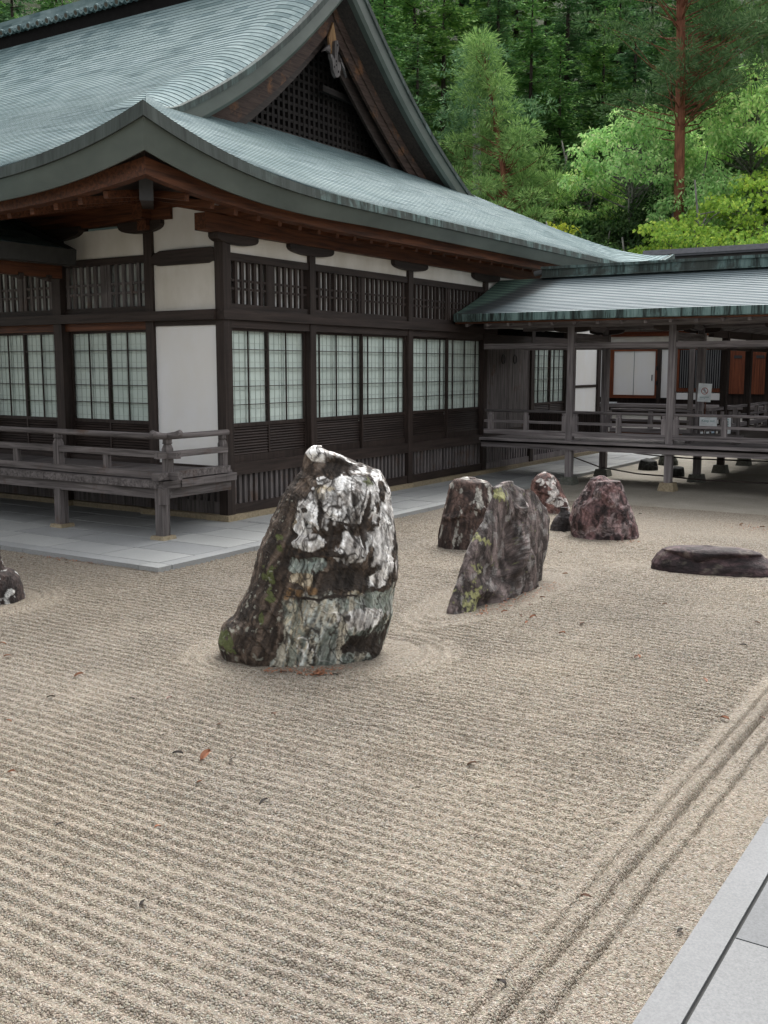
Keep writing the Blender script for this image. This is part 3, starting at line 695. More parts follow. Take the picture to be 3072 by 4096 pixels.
for px in (-9.085, -10.93, -12.80, -14.7):
    w = .125
    m = MB(); m.box(px - w / 2 + .004, px + w / 2 + .004, VY + .045, VY + .045 + w, .10, .575 if px < -10 else .70); vp = m.build('veranda_post', GW[2], vd)
    m = MB(); m.frustum(px, VY + .05 + w / 2, .03, .10, .24, .21); m.build('post_stone', YS, vd)
m = MB(); m.bar((-9.02, VY + .08, .60), (-8.94, VY + .0, .60), .13, .20); m.build('beam_end', GW[2], vd)
rl = MB(); RYv = VY + .12; RXv = VX - .05
rl.box(-20, -8.78, RYv - .045, RYv + .045, .80, .885); rl.box(RXv - .055, RXv + .055, 8.83, 10.12, .800, .887)
rail = rl.build('veranda_railing', GW[0], hall)
m = MB(); m.box(-20, -8.80, RYv - .04, RYv + .04, 1.055, 1.13); m.build('middle_rail', GW[0], rail)
m = MB(); m.box(RXv - .037, RXv + .037, 8.86, 10.10, 1.058, 1.133); m.build('middle_rail', GW[1], rail)
m = MB(); m.tube([(-20, RYv, 1.31), (-10, RYv, 1.312), (-9.2, RYv, 1.312), (-8.98, RYv, 1.318), (-8.84, RYv, 1.338), (-8.76, RYv, 1.362)], [.037, .037, .038, .04, .043, .046], 12); m.build('hand_rail', GW[0], rail, True)
m = MB(); m.tube([(RXv, 10.14, 1.312), (RXv, 9.4, 1.312), (RXv, 9.12, 1.314), (RXv, 8.98, 1.322), (RXv, 8.86, 1.345), (RXv, 8.80, 1.365)], [.037, .037, .038, .04, .043, .046], 12); m.build('hand_rail', GW[1], rail, True)
def newel(x, y, w, zt):
    m = MB(); m.cbox(x, y, .886, zt - .12, w, w); m.frustum(x, y, zt - .12, zt - .07, w, w * .72); m.frustum(x, y, zt - .07, zt - .045, w * .6, w * .95); m.cbox(x, y, zt - .045, zt - .0, w * .8, w * .8); m.build('railing_post', GW[2], rail)
newel(RXv - .0, RYv, .098, 1.285)
for px in (-10.95, -12.82, -14.7): newel(px, RYv, .098, 1.285)
newel(RXv - .02, 10.06, .09, 1.285)
for px in (-10.04, -11.80, -13.7): 
    m = MB(); m.cbox(px, RYv, .886, 1.055, .085, .06); m.build('short_strut', GW[2], rail)
# porch roof running out from the veranda on the left
pr = MB()
def prf(i): return 3.80 + .30 * i + .04 * i * i
G = [[(-12.05 - i, y, prf(i) + .012 * (k % 2)) for i in np.linspace(0, 2.4, 12)] for k, y in enumerate(np.linspace(10.42, 2.0, 40))]
pr.grid(np.array(G)); po = pr.build('porch_roof', CRY, hall, fixn=False)
m = MB(); m.prism([(-12.03, 3.82), (-12.05, 3.60), (-12.15, 3.585), (-12.2, 3.80)], 'y', 2.0, 10.36); m.prism([(-12.03, 3.82), (-12.05, 3.60), (-14.4, 4.35), (-14.4, 4.8)], 'y', 10.36, 10.42); m.build('porch_fascia', DFA, po)
m = MB(); m.box(-12.42, -12.28, 2.0, 10.35, 3.42, 3.60); m.build('porch_eave_beam', RB[1], po)
m = MB(); y = 10.1
while y > 2.2: m.bar((-12.25, y, 3.40), (-14.2, y, 3.95), .07, .09); y -= .48
m.build('porch_rafters', DK[0], po)
m = MB(); m.grid(np.array([[(-12.1 - i, y, prf(i) - .12) for i in (0, 1.2, 2.4)] for y in (10.4, 2.0)])); m.build('porch_soffit', DK[1], po)
m = MB()
for y in (4.2, 7.0): m.cbox(-13.3, y, .05, 3.75, .16, .16)
m.build('porch_post', GW[2], po)
# ================================================================ COVERED CORRIDOR
cor = thing('covered_corridor', 'raised open timber corridor with copper roof joining the temple hall', 'corridor', (-3, 18.5, 0))
YC, YCB, YE2, YR2 = 17.83, 19.55, 16.85, 18.69; CX = [-7.48, -5.62, -3.76, -1.90, -.04, 1.82, 3.68]; X0C, X1C = -9.25, 5.0
def cw(name, ax, *b, parent=cor, mat=CW):
    m = MB(); m.box(*b); return m.build(name, mat[ax], parent)
def copper_corr():
    t = NT('corridor_copper_courses'); lv = t.coord((.5, 7, 7)); a = t.noise(lv, 2.4, 4, .65); p = t.noise(t.coord((.6, 1, 1)), 1.4, 5, .65, .3)
    col = t.ramp(a, [(.28, (0.131, 0.166, 0.178)), (.5, (0.189, 0.227, 0.241)), (.75, (0.238, 0.276, 0.289))])
    dk = t.ramp(p, [(.60, (0, 0, 0)), (.72, (1, 1, 1))]); col = t.mix(t.math('MULTIPLY', dk, .55), col, (.06, .10, .11))
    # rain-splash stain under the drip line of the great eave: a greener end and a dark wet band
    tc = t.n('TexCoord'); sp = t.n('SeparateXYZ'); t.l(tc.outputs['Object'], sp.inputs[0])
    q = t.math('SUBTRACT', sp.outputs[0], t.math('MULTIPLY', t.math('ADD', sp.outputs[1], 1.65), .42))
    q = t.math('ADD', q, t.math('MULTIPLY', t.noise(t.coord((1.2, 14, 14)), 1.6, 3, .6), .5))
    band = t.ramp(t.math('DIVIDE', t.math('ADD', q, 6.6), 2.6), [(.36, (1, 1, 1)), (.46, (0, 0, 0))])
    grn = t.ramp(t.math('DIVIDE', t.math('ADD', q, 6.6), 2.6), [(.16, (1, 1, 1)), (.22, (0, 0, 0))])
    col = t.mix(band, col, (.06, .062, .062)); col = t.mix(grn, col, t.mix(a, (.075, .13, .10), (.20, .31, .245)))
    t.bsdf(col, t.ramp(a, [(.2, (.75, .75, .75)), (.8, (.65, .65, .65))]), .15, a, .1, .003); return t.m
CCR = copper_corr()
def zc(i): return 3.09 + .32 * i + .045 * i * i
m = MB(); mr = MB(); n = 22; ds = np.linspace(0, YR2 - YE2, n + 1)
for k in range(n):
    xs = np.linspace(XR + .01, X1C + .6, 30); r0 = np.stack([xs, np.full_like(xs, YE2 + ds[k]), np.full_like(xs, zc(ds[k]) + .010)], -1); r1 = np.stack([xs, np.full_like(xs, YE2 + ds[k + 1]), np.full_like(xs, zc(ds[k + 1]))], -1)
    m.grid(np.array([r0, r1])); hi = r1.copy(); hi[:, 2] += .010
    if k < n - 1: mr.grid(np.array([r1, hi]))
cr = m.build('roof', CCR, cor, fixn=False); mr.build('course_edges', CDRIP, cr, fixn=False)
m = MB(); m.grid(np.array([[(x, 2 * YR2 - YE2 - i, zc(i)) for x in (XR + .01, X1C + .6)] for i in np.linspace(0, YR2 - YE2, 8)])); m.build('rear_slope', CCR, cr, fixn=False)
m = MB(); m.prism([(YE2 - .012, 3.10), (YE2 - .005, 2.965), (YE2 + .05, 2.955), (YE2 + .06, 3.09)], 'x', XR + .012, X1C + .6); m.build('eave_edge', CE2, cr)
m = MB(); m.prism([(YE2 + .06, 3.0), (YE2 + .06, 2.925), (YE2 + .16, 2.925), (YE2 + .16, 3.0)], 'x', XR + .012, X1C + .6); m.build('eave_board', RB[0], cr)
m = MB(); m.box(-8.45, X1C + .6, YR2 - .16, YR2 + .16, 3.985, 4.035); m.box(-8.44, X1C + .6, YR2 - .12, YR2 + .12, 3.85, 3.985); m.box(-8.46, X1C + .6, YR2 - .15, YR2 + .15, 3.825, 3.85); m.build('ridge', CE, cr)
m = MB(); m.tube([(-8.62, YR2 - .05, 3.92), (-8.25, YR2 - .05, 3.97)], .05, 10); m.build('ridge_spout', GRK, cr)
m = MB(); m.grid(np.array([[(x, YE2 + .1 + i, 2.98 + .30 * i) for x in (XR + .02, X1C)] for i in (0, .9, 1.74)])); m.grid(np.array([[(x, 2 * YR2 - YE2 - .1 - i, 2.98 + .30 * i) for x in (XR + .02, X1C)] for i in (0, .9, 1.74)])); m.build('soffit_board', DK[0], cr)
m = MB(); x = -9.2
while x < X1C: 
    m.bar((x, YE2 + .14, 2.91), (x, YR2, 3.42), .055, .075); m.bar((x, 2 * YR2 - YE2 - .14, 2.91), (x, YR2, 3.42), .055, .075); x += .42
m.build('rafters', CW[1], cr)
for yy in (YC, YCB):
    cw('eave_plate', 0, X0C, X1C, yy - .06, yy + .06, 2.86, 3.0); cw('tie_beam', 0, X0C, X1C, yy - .045, yy + .045, 2.48, 2.58)
for i, x in enumerate(CX):
    for yy in (YC, YCB):
        m = MB(); m.cbox(x, yy, .13, 2.86, .125, .125); p = m.build('corridor_pillar', CW[2], cor)
        boat('boat_bracket', 'x', x, .34, 2.765, 2.86, yy - .05, yy + .05, cor)
        m = MB(); m.frustum(x, yy, -.03, .14, .30, .23); m.build('pillar_stone', YS if (yy == YC and i > 0) else DST, cor)
    m = MB(); m.box(x - .05, x + .05, YC + .06, YCB - .06, 2.60, 2.74); m.prism([(YC + .1, 2.86), (18.2, 2.95), (18.69, 2.98), (19.2, 2.95), (19.5, 2.86), (19.2, 2.80), (18.69, 2.84), (18.2, 2.80)], 'x', x - .06, x + .06); m.build('cross_beam', CW[1], cor)
fl = MB(); y = YC - .02
while y < YCB + .05: fl.box(X0C, X1C, y + .002, y + .155, .755, .80); y += .158
fl = fl.build('floor_boards', CW[0], cor)
m = MB(); x = X0C
m.box(X0C, X1C, YC - .20, YC - .03, .765, .815); m.build('floor_edge', CW[0], fl)
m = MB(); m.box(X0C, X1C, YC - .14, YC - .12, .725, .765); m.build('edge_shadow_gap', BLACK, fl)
m = MB(); m.box(X0C, X1C, YC - .11, YC + .0, .635, .728); m.box(X0C, X1C, YCB - .05, YCB + .06, .635, .74); m.build('floor_beam', CW[0], fl)
def railing(y, x0, x1, posts, struts, par, skip=()):
    m = MB(); m.box(x0, x1, y - .05, y + .05, .885, .972); r = m.build('corridor_railing', CW[0], par)
    m = MB(); m.box(x0, x1, y - .033, y + .033, 1.10, 1.147); m.build('middle_rail', CW[0], r)
    m = MB(); m.tube([(x0, y, 1.322), (x1, y, 1.322)], .026, 10); m.build('hand_rail', CW[0], r, True)
    for x in posts:
        m = MB(); m.cbox(x, y, .97, 1.24, .082, .08); m.frustum(x, y, 1.24, 1.27, .08, .05); m.cbox(x, y, 1.27, 1.30, .07, .07); m.build('railing_post', CW[2], r)
    return r
pst = []
for a in CX: pst += [a - .105, a + .105]
railing(YC, X0C + .02, X1C, [-9.1] + pst + [(a + b) / 2 for a, b in zip(CX[:-1], CX[1:])] + [-8.36], [], cor)
railing(YCB, X0C + 1.9, -5.7, [-7.38, -6.55, -5.75], [], cor)
m = MB(); m.box(-9.2, -7.5, YCB + .02, YCB + .05, .84, 1.27)
for x in np.arange(-9.15, -7.5, .05): m.box(x, x + .02, YCB - .0, YCB + .02, .85, 1.26)
m.build('slatted_screen', DK[2], cor)

# second corridor branch leading back to the far hall
br = thing('rear_corridor', 'darker corridor branch running back towards the far hall', 'corridor', (-4.8, 23.5, 0))
for x in (-5.70, -3.85):
    for y in (21.5, 23.4, 25.3, 27.2):
        m = MB(); m.cbox(x, y, .15, 2.86, .13, .13); m.build('corridor_pillar', DK[2], br); m = MB(); m.frustum(x, y, -.03, .16, .30, .23); m.build('pillar_stone', DST, br)
m = MB(); m.box(-5.85, -3.7, 19.75, 28.5, .72, .80); m.build('floor_boards', DK[1], br)
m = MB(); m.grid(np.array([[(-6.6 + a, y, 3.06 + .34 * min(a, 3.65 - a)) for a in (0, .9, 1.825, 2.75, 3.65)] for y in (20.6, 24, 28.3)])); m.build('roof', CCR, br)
m = MB()
for y in np.arange(20.8, 28.3, .45): m.bar((-6.5, y, 2.93), (-4.77, y, 3.45), .06, .08); m.bar((-3.05, y, 2.93), (-4.77, y, 3.45), .06, .08)
m.build('rafters', CW[0], br)
for x in (-5.70, -3.85):
    m = MB(); m.box(x - .05, x + .05, 20.4, 28.4, 2.72, 2.86); m.box(x - .04, x + .04, 20.4, 28.4, 2.48, 2.58); m.build('eave_plate', DK[1], br)
    m = MB(); m.box(x - .04, x + .04, 20.4, 28.4, .885, .97); m.box(x - .03, x + .03, 20.4, 28.4, 1.10, 1.147); m.box(x - .03, x + .03, 20.4, 28.4, 1.29, 1.345); r = m.build('corridor_railing', CW[1], br)
    for y in np.arange(20.6, 28.4, .93):
        m = MB(); m.cbox(x, y, .80, 1.30, .08, .08); m.build('railing_post', CW[2], r)

# ================================================================ FAR HALL
far = thing('far_hall', 'russet timber hall with white plaster behind the corridor', 'temple hall', (-8, 31, 0))
FY = 29.6
def fw(name, mat, x0, x1, z0, z1, y0=FY, y1=FY + .1, parent=far):
    m = MB(); m.box(x0, x1, y0, y1, z0, z1); return m.build(name, mat, parent)
fw('wall', DK[2], -15, 6, .95, 4.2, FY + .12, FY + .3)
fw('floor_edge', CW[0], -15, 6, 1.0, 1.09, FY - .9, FY + .1)
fw('floor_beam', DK[0], -15, 6, .80, 1.0, FY - .75, FY - .6)
fw('base_plaster', FPL, -15, 6, .28, .46, FY - .72, FY - .66); fw('base_plaster', FPL, -15, 6, .60, .76, FY - .72, FY - .66)
fw('base_rail', DK[0], -15, 6, .46, .60, FY - .74, FY - .66); fw('base_rail', RB[0], -15, 6, .08, .28, FY - .74, FY - .66)
for x in np.arange(-14.5, 5, 1.3): fw('under_post', DK[2], x - .07, x + .07, 0, .9, FY - .75, FY - .6)
fw('plaster_band', PL2, -15, 6, 2.82, 3.02, FY + .06, FY + .12); fw('upper_beam', RD[0], -15, 6, 3.02, 3.16, FY - .03, FY + .12); fw('lintel', DK[0], -15, 6, 2.67, 2.82, FY - .02, FY + .12)
fw('upper_plaster', PL, -15, 6, 3.16, 3.6, FY + .06, FY + .12)
m = MB(); x = -15
while x < 6: m.bar((x, FY - .45, 3.26), (x, FY + .1, 3.45), .10, .11); x += .21
m.build('rafters', RD[1], far); fw('eave_board', RD[0], -15, 6, 3.36, 3.42, FY - .5, FY - .38)
def lattice(x0, x1, z0=1.55, z1=2.62):
    f = fw('lattice_window', RD[2], x0 - .09, x1 + .09, z0 - .14, z1 + .06, FY + .04, FY + .10)
    m = MB(); m.box(x0, x1, FY + .03, FY + .045, z0, z1); m.build('dark_recess', BLACK, f)
    m = MB(); x = x0 + .05
    while x < x1 - .02: m.box(x - .012, x + .012, FY + .0, FY + .028, z0, z1); x += .062
    m.build('pale_slats', GRK, f)
lattice(-12.0, -11.7); lattice(-9.14, -8.62); lattice(-8.48, -7.97)
for a, b in ((-11.50, -11.38), (-9.66, -9.42), (-13.6, -12.3)): fw('plaster_panel', FPL, a, b, 1.26, 2.64, FY + .05, FY + .12)
for a, b in ((-9.2, -8.64), (-8.52, -7.9), (-12.05, -11.65)): fw('plaster_panel', FPL, a, b, 1.22, 1.44, FY + .04, FY + .12)
for x in (-11.62, -11.28, -9.72, -9.36, -8.56, -7.85): fw('pillar', DK[2], x - .055, x + .055, 1.09, 2.7, FY - .02, FY + .1)
f = fw('door_frame', RD[0], -11.20, -9.76, 1.24, 1.33, FY - .01, FY + .1)
for a, b in ((-11.21, -11.08), (-9.83, -9.73)): fw('door_jamb', RD[2], a, b, 1.33, 2.60, FY - .012, FY + .1, f)
fw('door_head', RD[0], -11.21, -9.73, 2.60, 2.69, FY - .011, FY + .1, f)
for a, b in ((-11.08, -10.47), (-10.46, -9.83)):
    d = fw('white_door', FPL, a, b, 1.33, 2.60, FY + .02, FY + .08); fw('door_seam', GREYINK, b - .006, b + .002, 1.33, 2.60, FY + .012, FY + .018, d)
m = MB(); m.box(-9.93, -9.91, FY + .0, FY + .02, 1.75, 1.92); m.build('door_pull', IRON, far)
for z in (1.62, 2.05): fw('hinge_strap', IRON, -9.80, -9.735, z, z + .12, FY - .02, FY - .012)
for a, b in ((-7.72, -7.18), (-7.12, -6.6), (-6.55, -6.0), (-5.95, -5.4), (-5.3, -4.7)):
    d = fw('plank_door', RD[2], a, b, 1.40, 2.66, FY + .02, FY + .09); fw('door_hinge', IRON, a + .1, a + .32, 2.38, 2.46, FY + .0, FY + .02, d)
fw('white_cloth', SIGNW, -11.2, -10.8, 1.095, 1.13, FY - .7, FY - .4)
m = MB(); m.cbox(-8.36, 28.2, .0, 3.2, .12, .12); m.build('grey_post', GW[2], far)
# roof of the far hall: dark rear ridge showing above the corridor
m = MB(); zr = lambda i: 3.45 + .42 * i
m.grid(np.array([[(x, FY - .5 + i, zr(i)) for x in (-16, -8, 0, 8)] for i in (0, 1.2, 2.0, 2.9)])); m.grid(np.array([[(x, FY + 5.5 - i, zr(i)) for x in (-16, -8, 0, 8)] for i in (0, 1.2, 2.4, 3.4)])); fr = m.build('roof', ROOFTILE, far)
m = MB(); m.box(-10.9, 8, 31.55, 31.95, 4.9, 5.44); m.build('ridge_base', ROOFTILE, fr); m = MB(); m.box(-10.95, 8, 31.45, 32.05, 5.44, 5.50); m.prism([(31.42, 5.50), (31.5, 5.66), (32.0, 5.66), (32.08, 5.50)], 'x', -10.97, 8); m.build('ridge_cap', ROOFTOP, fr)

# ================================================================ ROCKS
def rock_mat(name, rough=.75):
    t = NT(name); a = t.n('Attribute'); a.attribute_name = 'Col'; n1 = t.noise(t.coord(), 38, 5, .7); n2 = t.noise(t.coord((1, 1, .5)), 11, 5, .65, .5)
    col = t.mix(.75, a.outputs['Color'], t.ramp(n1, [(.3, (.55, .54, .53)), (.62, (1.22, 1.22, 1.22))]), 'MULTIPLY')
    h = t.math('ADD', n1, t.math('MULTIPLY', n2, 1.6)); t.bsdf(col, rough, .3, h, .8, .012); return t.m
RM = rock_mat('weathered_rock')
def gauss(x, y, lst):
    o = 0
    for (cx, cy, rx, ry) in lst: o = np.maximum(o, np.exp(-(((x - cx) / rx) ** 2 + ((y - cy) / ry) ** 2) ** 1.4))
    return o
def lerp(a, b, f): return a * (1 - f[..., None]) + np.asarray(b) * f[..., None]
def build_rock(name, label, P0, a, L, Rr, B, colf, seed, amp=.035, group='standing rocks of the gravel garden', nth=200, nh=150, pw=.85, strat=(0, 0, 1), zmin=-.09, freq=3.2, disp=None, facets=42):
    a = np.array([a[0], a[1], 0.]); nrm = np.array([a[1], -a[0], 0.])      # nrm points to the viewer's side
    L = sorted(L, key=lambda q: q[1]); Rr = sorted(Rr, key=lambda q: q[1])
    top = max(L[-1][1], Rr[-1][1]); nd = 9; hs_ = np.concatenate([np.linspace(zmin, top, nh), np.full(nd, top)])
    ul = np.interp(hs_, [q[1] for q in L], [q[0] for q in L]); ur = np.interp(hs_, [q[1] for q in Rr], [q[0] for q in Rr])
    m0 = (ul[nh - 1] + ur[nh - 1]) / 2; h0 = (ur[nh - 1] - ul[nh - 1]) / 2; ph = np.arange(1, nd + 1) / nd * np.pi / 2
    ul[nh:] = m0 - h0 * np.cos(ph); ur[nh:] = m0 + h0 * np.cos(ph); amx = (ur - ul).max() / 2
    th = np.linspace(0, 2 * np.pi, nth, endpoint=False)
    c = np.cos(th); s = np.sin(th); cc = np.sign(c) * np.abs(c) ** pw; ss = np.sign(s) * np.abs(s) ** pw
    mid = (ul + ur) / 2; half = (ur - ul) / 2; bb = B * np.where(np.arange(len(hs_)) < nh, (half / amx).clip(1e-4) ** .6, (max(h0, 1e-4) / amx) ** .6 * np.concatenate([np.ones(nh), np.cos(ph)])) * (.16 + .84 * np.sqrt(1 - .90 * (hs_ / top).clip(0, 1) ** 3))
    U = mid[:, None] + half[:, None] * cc[None]; Wd = bb[:, None] * ss[None]; H = np.repeat(hs_[:, None], nth, 1)
    H = H + np.concatenate([np.zeros(nh), min(.03, h0 * .12) * np.sin(ph)])[:, None]; P = np.stack([U, Wd, H], -1); sd = np.array([seed * 7.7, seed * 3.1, seed * 5.3])
    rg = np.random.default_rng(seed * 13 + 1); size = max(top, 2 * amx); N0 = np.stack([np.repeat(cc[None], len(hs_), 0) / np.maximum(half, .05)[:, None], np.repeat(ss[None], len(hs_), 0) / np.maximum(bb, .05)[:, None], .35 + 0 * U], -1); N0 /= np.linalg.norm(N0, axis=-1, keepdims=True)
    PO = P.copy()
    for k in range(facets):
        i0 = rg.integers(int(nh * .08), int(nh * .93)); j0 = rg.integers(0, nth); Q = P[i0, j0]; n0 = N0[i0, j0] + rg.normal(size=3) * np.array((.28, .28, .30)); n0 /= np.linalg.norm(n0)
        dl = size * rg.uniform(.004, .020); rr = size * rg.uniform(.16, .42); dq = P - Q; sg_ = dq @ n0 + dl; wgt = sstep(rr, rr * .75, np.linalg.norm(dq, axis=-1)) * sstep(top - .02, top - .16, H)
        P = P - n0 * (np.clip(sg_, 0, size * .06) * wgt)[..., None]
    dP = P - PO; ln = np.linalg.norm(dP, axis=-1); cap = size * (.009 + .045 * np.abs(ss)[None]); P = PO + dP * np.minimum(1, cap / (ln + 1e-6))[..., None]
    st = np.array(strat, float); st /= np.linalg.norm(st)
    ctr = np.stack([mid[:, None] + 0 * U, 0 * U, H], -1); N = (P - ctr); N /= np.linalg.norm(N, axis=-1, keepdims=True) + 1e-6
    q = P * freq + sd; wq = q + .5 * np.stack([fbm(q * 1.3, 3, 5), fbm(q * 1.3 + 9, 3, 6), fbm(q * 1.3 + 19, 3, 7)], -1)
    sx = wq + st * ((P @ st)[..., None]) * freq * 2.5
    stp = np.floor(fbm(sx, 3, 2) * 9) / 9; fine = ridged(sx * 3.1, 4, 3)
    d = amp * ((stp - .5) * 1.7 + (fine - .55) * .45 + (fbm(q * .6, 3, 8) - .5) * 1.3)
    if disp is not None: d = d + disp(U, Wd, H, P)
    taper = np.clip((top + .02 - H) / .12, .25, 1) * np.concatenate([np.ones(nh), np.cos(ph) ** 1.2])[:, None]
    edge = .35 + .65 * np.abs(ss)[None]
    P2 = P + N * (d * taper * edge)[..., None] + np.array([0, 0, 1]) * ((fbm(q * 2, 3, 12) - .5) * amp * 1.2 * taper)[..., None] * (H > .02)[..., None]
    P2[-1] = P2[-1].mean(0)
    colr = np.clip(colf(U, Wd, H, P, N, fine, seed), 0, 1)
    xyz = np.array([P0[0], P0[1], 0]) * 0 + P2[..., 0:1] * a - P2[..., 1:2] * (-nrm) * 1.0 + P2[..., 2:3] * np.array([0, 0, 1])
    nv = len(hs_); i = (np.arange(nv - 1)[:, None] * nth + np.arange(nth)[None]).reshape(-1); j = (np.arange(nv - 1)[:, None] * nth + (np.arange(nth) + 1)[None] % nth).reshape(-1)
    F = np.stack([i, j, j + nth, i + nth], -1)
    me = bpy.data.meshes.new(name); me.from_pydata(xyz.reshape(-1, 3).tolist(), [], F.tolist()); me.materials.append(RM)
    ca = me.color_attributes.new('Col', 'FLOAT_COLOR', 'POINT'); ca.data.foreach_set('color', np.concatenate([colr, np.ones(colr.shape[:2] + (1,))], -1).reshape(-1).astype(np.float32))
    bm = bmesh.new(); bm.from_mesh(me); bmesh.ops.recalc_face_normals(bm, faces=bm.faces); bm.to_mesh(me); bm.free()
    me.polygons.foreach_set('use_smooth', [True] * len(me.polygons)); me.update()
    try: me.set_sharp_from_angle(angle=R(38))
    except Exception: pass
    o = bpy.data.objects.new(name, me); COL.objects.link(o); o.location = (P0[0], P0[1], 0); tag(o, label, 'rock', group); return o
def veins(P, f, seed, w=.035):
    q = P * np.array(f); q = q + 1.1 * np.stack([fbm(q * .7, 3, seed + 1), fbm(q * .7 + 5, 3, seed + 2), fbm(q * .7 + 9, 3, seed + 3)], -1)
    return sstep(w, w * .25, np.abs(fbm(q, 3, seed) - .5))
def col_big(U, Wd, H, P, N, fine, seed):
    x = U * 980 + 764; y = 1710 - H * 980; q = P * 4 + 3
    str_ = fbm(np.stack([P[..., 0] * 26 - P[..., 2] * 11, P[..., 1] * 26, P[..., 2] * 4], -1) + fbm(q * 2, 3, 30)[..., None] * 2.5, 4, 31)
    hf = fbm(P * np.array((19, 19, 6.5)) + 1.8 * fbm(P * 6, 3, 35)[..., None], 5, 34); lf = fbm(q * 1.3 + fbm(q * 2, 3, 37)[..., None], 4, 36)
    v1 = veins(P, (8, 8, 3.2), 60, .026); v2 = veins(P, (17, 17, 6), 64, .04)
    base = lerp(np.full(U.shape + (3,), 1.) * np.array([.026, .018, .013]), (.088, .064, .048), sstep(.38, .66, str_)); base = lerp(base, (.15, .125, .105), sstep(.62, .76, str_) * .6)
    xl = np.interp(y, [150, 330, 650, 1000, 1300, 1500, 1720], [735, 800, 650, 600, 590, 590, 470]) + (lf - .5) * 220 + (hf - .5) * 120
    right = sstep(-12, 22, x - xl); j = (hf - .5) * 1.75 + (lf - .5) * .35
    Wm = gauss(x, y, [(860, 620, 190, 170), (1150, 520, 190, 220), (1160, 850, 150, 130), (800, 830, 160, 60), (1410, 760, 70, 330), (1250, 1380, 170, 70), (880, 200, 140, 60), (950, 390, 130, 35), (1350, 1110, 80, 60), (1150, 250, 190, 45), (1330, 370, 60, 60), (760, 720, 90, 110), (1000, 560, 120, 130)])
    Gm = gauss(x, y, [(840, 980, 140, 65), (1000, 1610, 360, 170), (1050, 1290, 170, 80), (1150, 1650, 140, 80), (1350, 1260, 110, 80), (680, 980, 50, 60)])
    Cm = gauss(x, y, [(690, 1420, 130, 190), (870, 1290, 55, 90), (1170, 1220, 70, 50), (600, 1640, 110, 100), (760, 1080, 110, 60), (720, 700, 60, 120), (950, 470, 120, 60)])
    Om = gauss(x, y, [(700, 1180, 110, 40), (840, 1150, 80, 35), (640, 1225, 60, 30)])
    Dm = gauss(x, y, [(1100, 1080, 240, 100), (1240, 1560, 190, 75), (970, 800, 28, 130), (790, 600, 40, 22), (1240, 690, 22, 200), (1330, 1650, 60, 110), (880, 905, 260, 22), (900, 1215, 330, 14), (1320, 620, 20, 160), (1000, 290, 170, 50), (900, 640, 18, 120), (1120, 690, 120, 14)])
    c = base
    c = lerp(c, lerp(np.zeros(U.shape + (3,)) + np.array((.15, .175, .155)), (.36, .385, .345), sstep(.35, .68, str_)), sstep(.40, .50, (Gm + j * .55) * right))
    c = lerp(c, lerp(np.zeros(U.shape + (3,)) + np.array((.20, .16, .105)), (.46, .40, .30), sstep(.33, .62, str_)), sstep(.46, .54, (Cm + j * .8) * right))
    c = lerp(c, (.27, .155, .065), sstep(.45, .62, (Om + j * .6) * right) * .7 * (.4 + .6 * sstep(.35, .6, str_)))
    s2_ = fbm(np.stack([P[..., 0] * 15 - P[..., 2] * 4, P[..., 1] * 15, P[..., 2] * 2.2], -1) + 1.2 * fbm(q, 3, 71)[..., None], 4, 72)
    low = sstep(1180, 1260, y + (lf - .5) * 260 + (hf - .5) * 120) * right * sstep(.36, .42, s2_); c = lerp(c, (.15, .17, .145), low * .85); c = lerp(c, (.36, .32, .235), low * sstep(.44, .50, s2_) * sstep(1000, 800, x)); c = lerp(c, (.33, .35, .32), low * sstep(.52, .57, s2_)); c = lerp(c, (.40, .36, .28), low * sstep(.60, .64, s2_) * .8); c = lerp(c, (.06, .05, .042), low * sstep(.40, .37, s2_))
    wh = sstep(.40, .54, (Wm * 1.0 + j * .95) * right) * (.35 + .65 * sstep(.33, .42, s2_))
    c = lerp(c, lerp(np.zeros(U.shape + (3,)) + np.array((.36, .34, .32)), (.74, .73, .71), sstep(.34, .58, fbm(P * np.array((22, 22, 10)), 4, 70))), wh)
    c = lerp(c, (.70, .68, .64), veins(P, (3.2, 3.2, 2.2), 80, .012) * right * gauss(x, y, [(900, 1450, 260, 220)]))
    c = lerp(c, (.036, .028, .023), sstep(.42, .56, Dm + j * .9) * right); c = lerp(c, (.030, .024, .02), np.maximum(v1 * .95, v2 * .75) * right)
    edge = sstep(.62, .75, np.abs(U - .05) / .7) * sstep(.5, .62, hf) * sstep(.55, .8, H); c = lerp(c, (.62, .60, .58), edge * .8)
    st3 = fbm(np.stack([P[..., 0] * 44 - P[..., 2] * 13, P[..., 1] * 44, P[..., 2] * 4], -1) + 1.5 * fbm(q, 3, 74)[..., None], 4, 75); c = c * (.55 + .9 * sstep(.30, .68, st3))[..., None]
    moss = gauss(x, y, [(490, 1090, 60, 110), (570, 830, 35, 80), (170, 1570, 50, 110), (490, 1230, 50, 60), (1230, 410, 70, 50), (420, 1370, 25, 60)])
    c = lerp(c, (.085, .10, .034), sstep(.50, .66, moss * .8 + (fbm(P * 24, 4, 90) - .5) * 1.6) * .9)
    c = lerp(c, (.30, .30, .25), sstep(.70, .73, fbm(P * 30, 3, 91)) * (1 - right) * .6)
    return c
def disp_big(U, Wd, H, P):
    x = U * 980 + 764; y = 1710 - H * 980
    o = .040 * gauss(x, y, [(860, 620, 170, 190), (1150, 560, 190, 230), (1160, 850, 130, 110), (800, 830, 170, 55), (1250, 1370, 190, 90)])
    return o - .028 * gauss(x, y, [(1100, 1080, 300, 80), (980, 780, 30, 140), (900, 960, 300, 35), (1250, 1580, 180, 60), (1230, 720, 25, 180)])
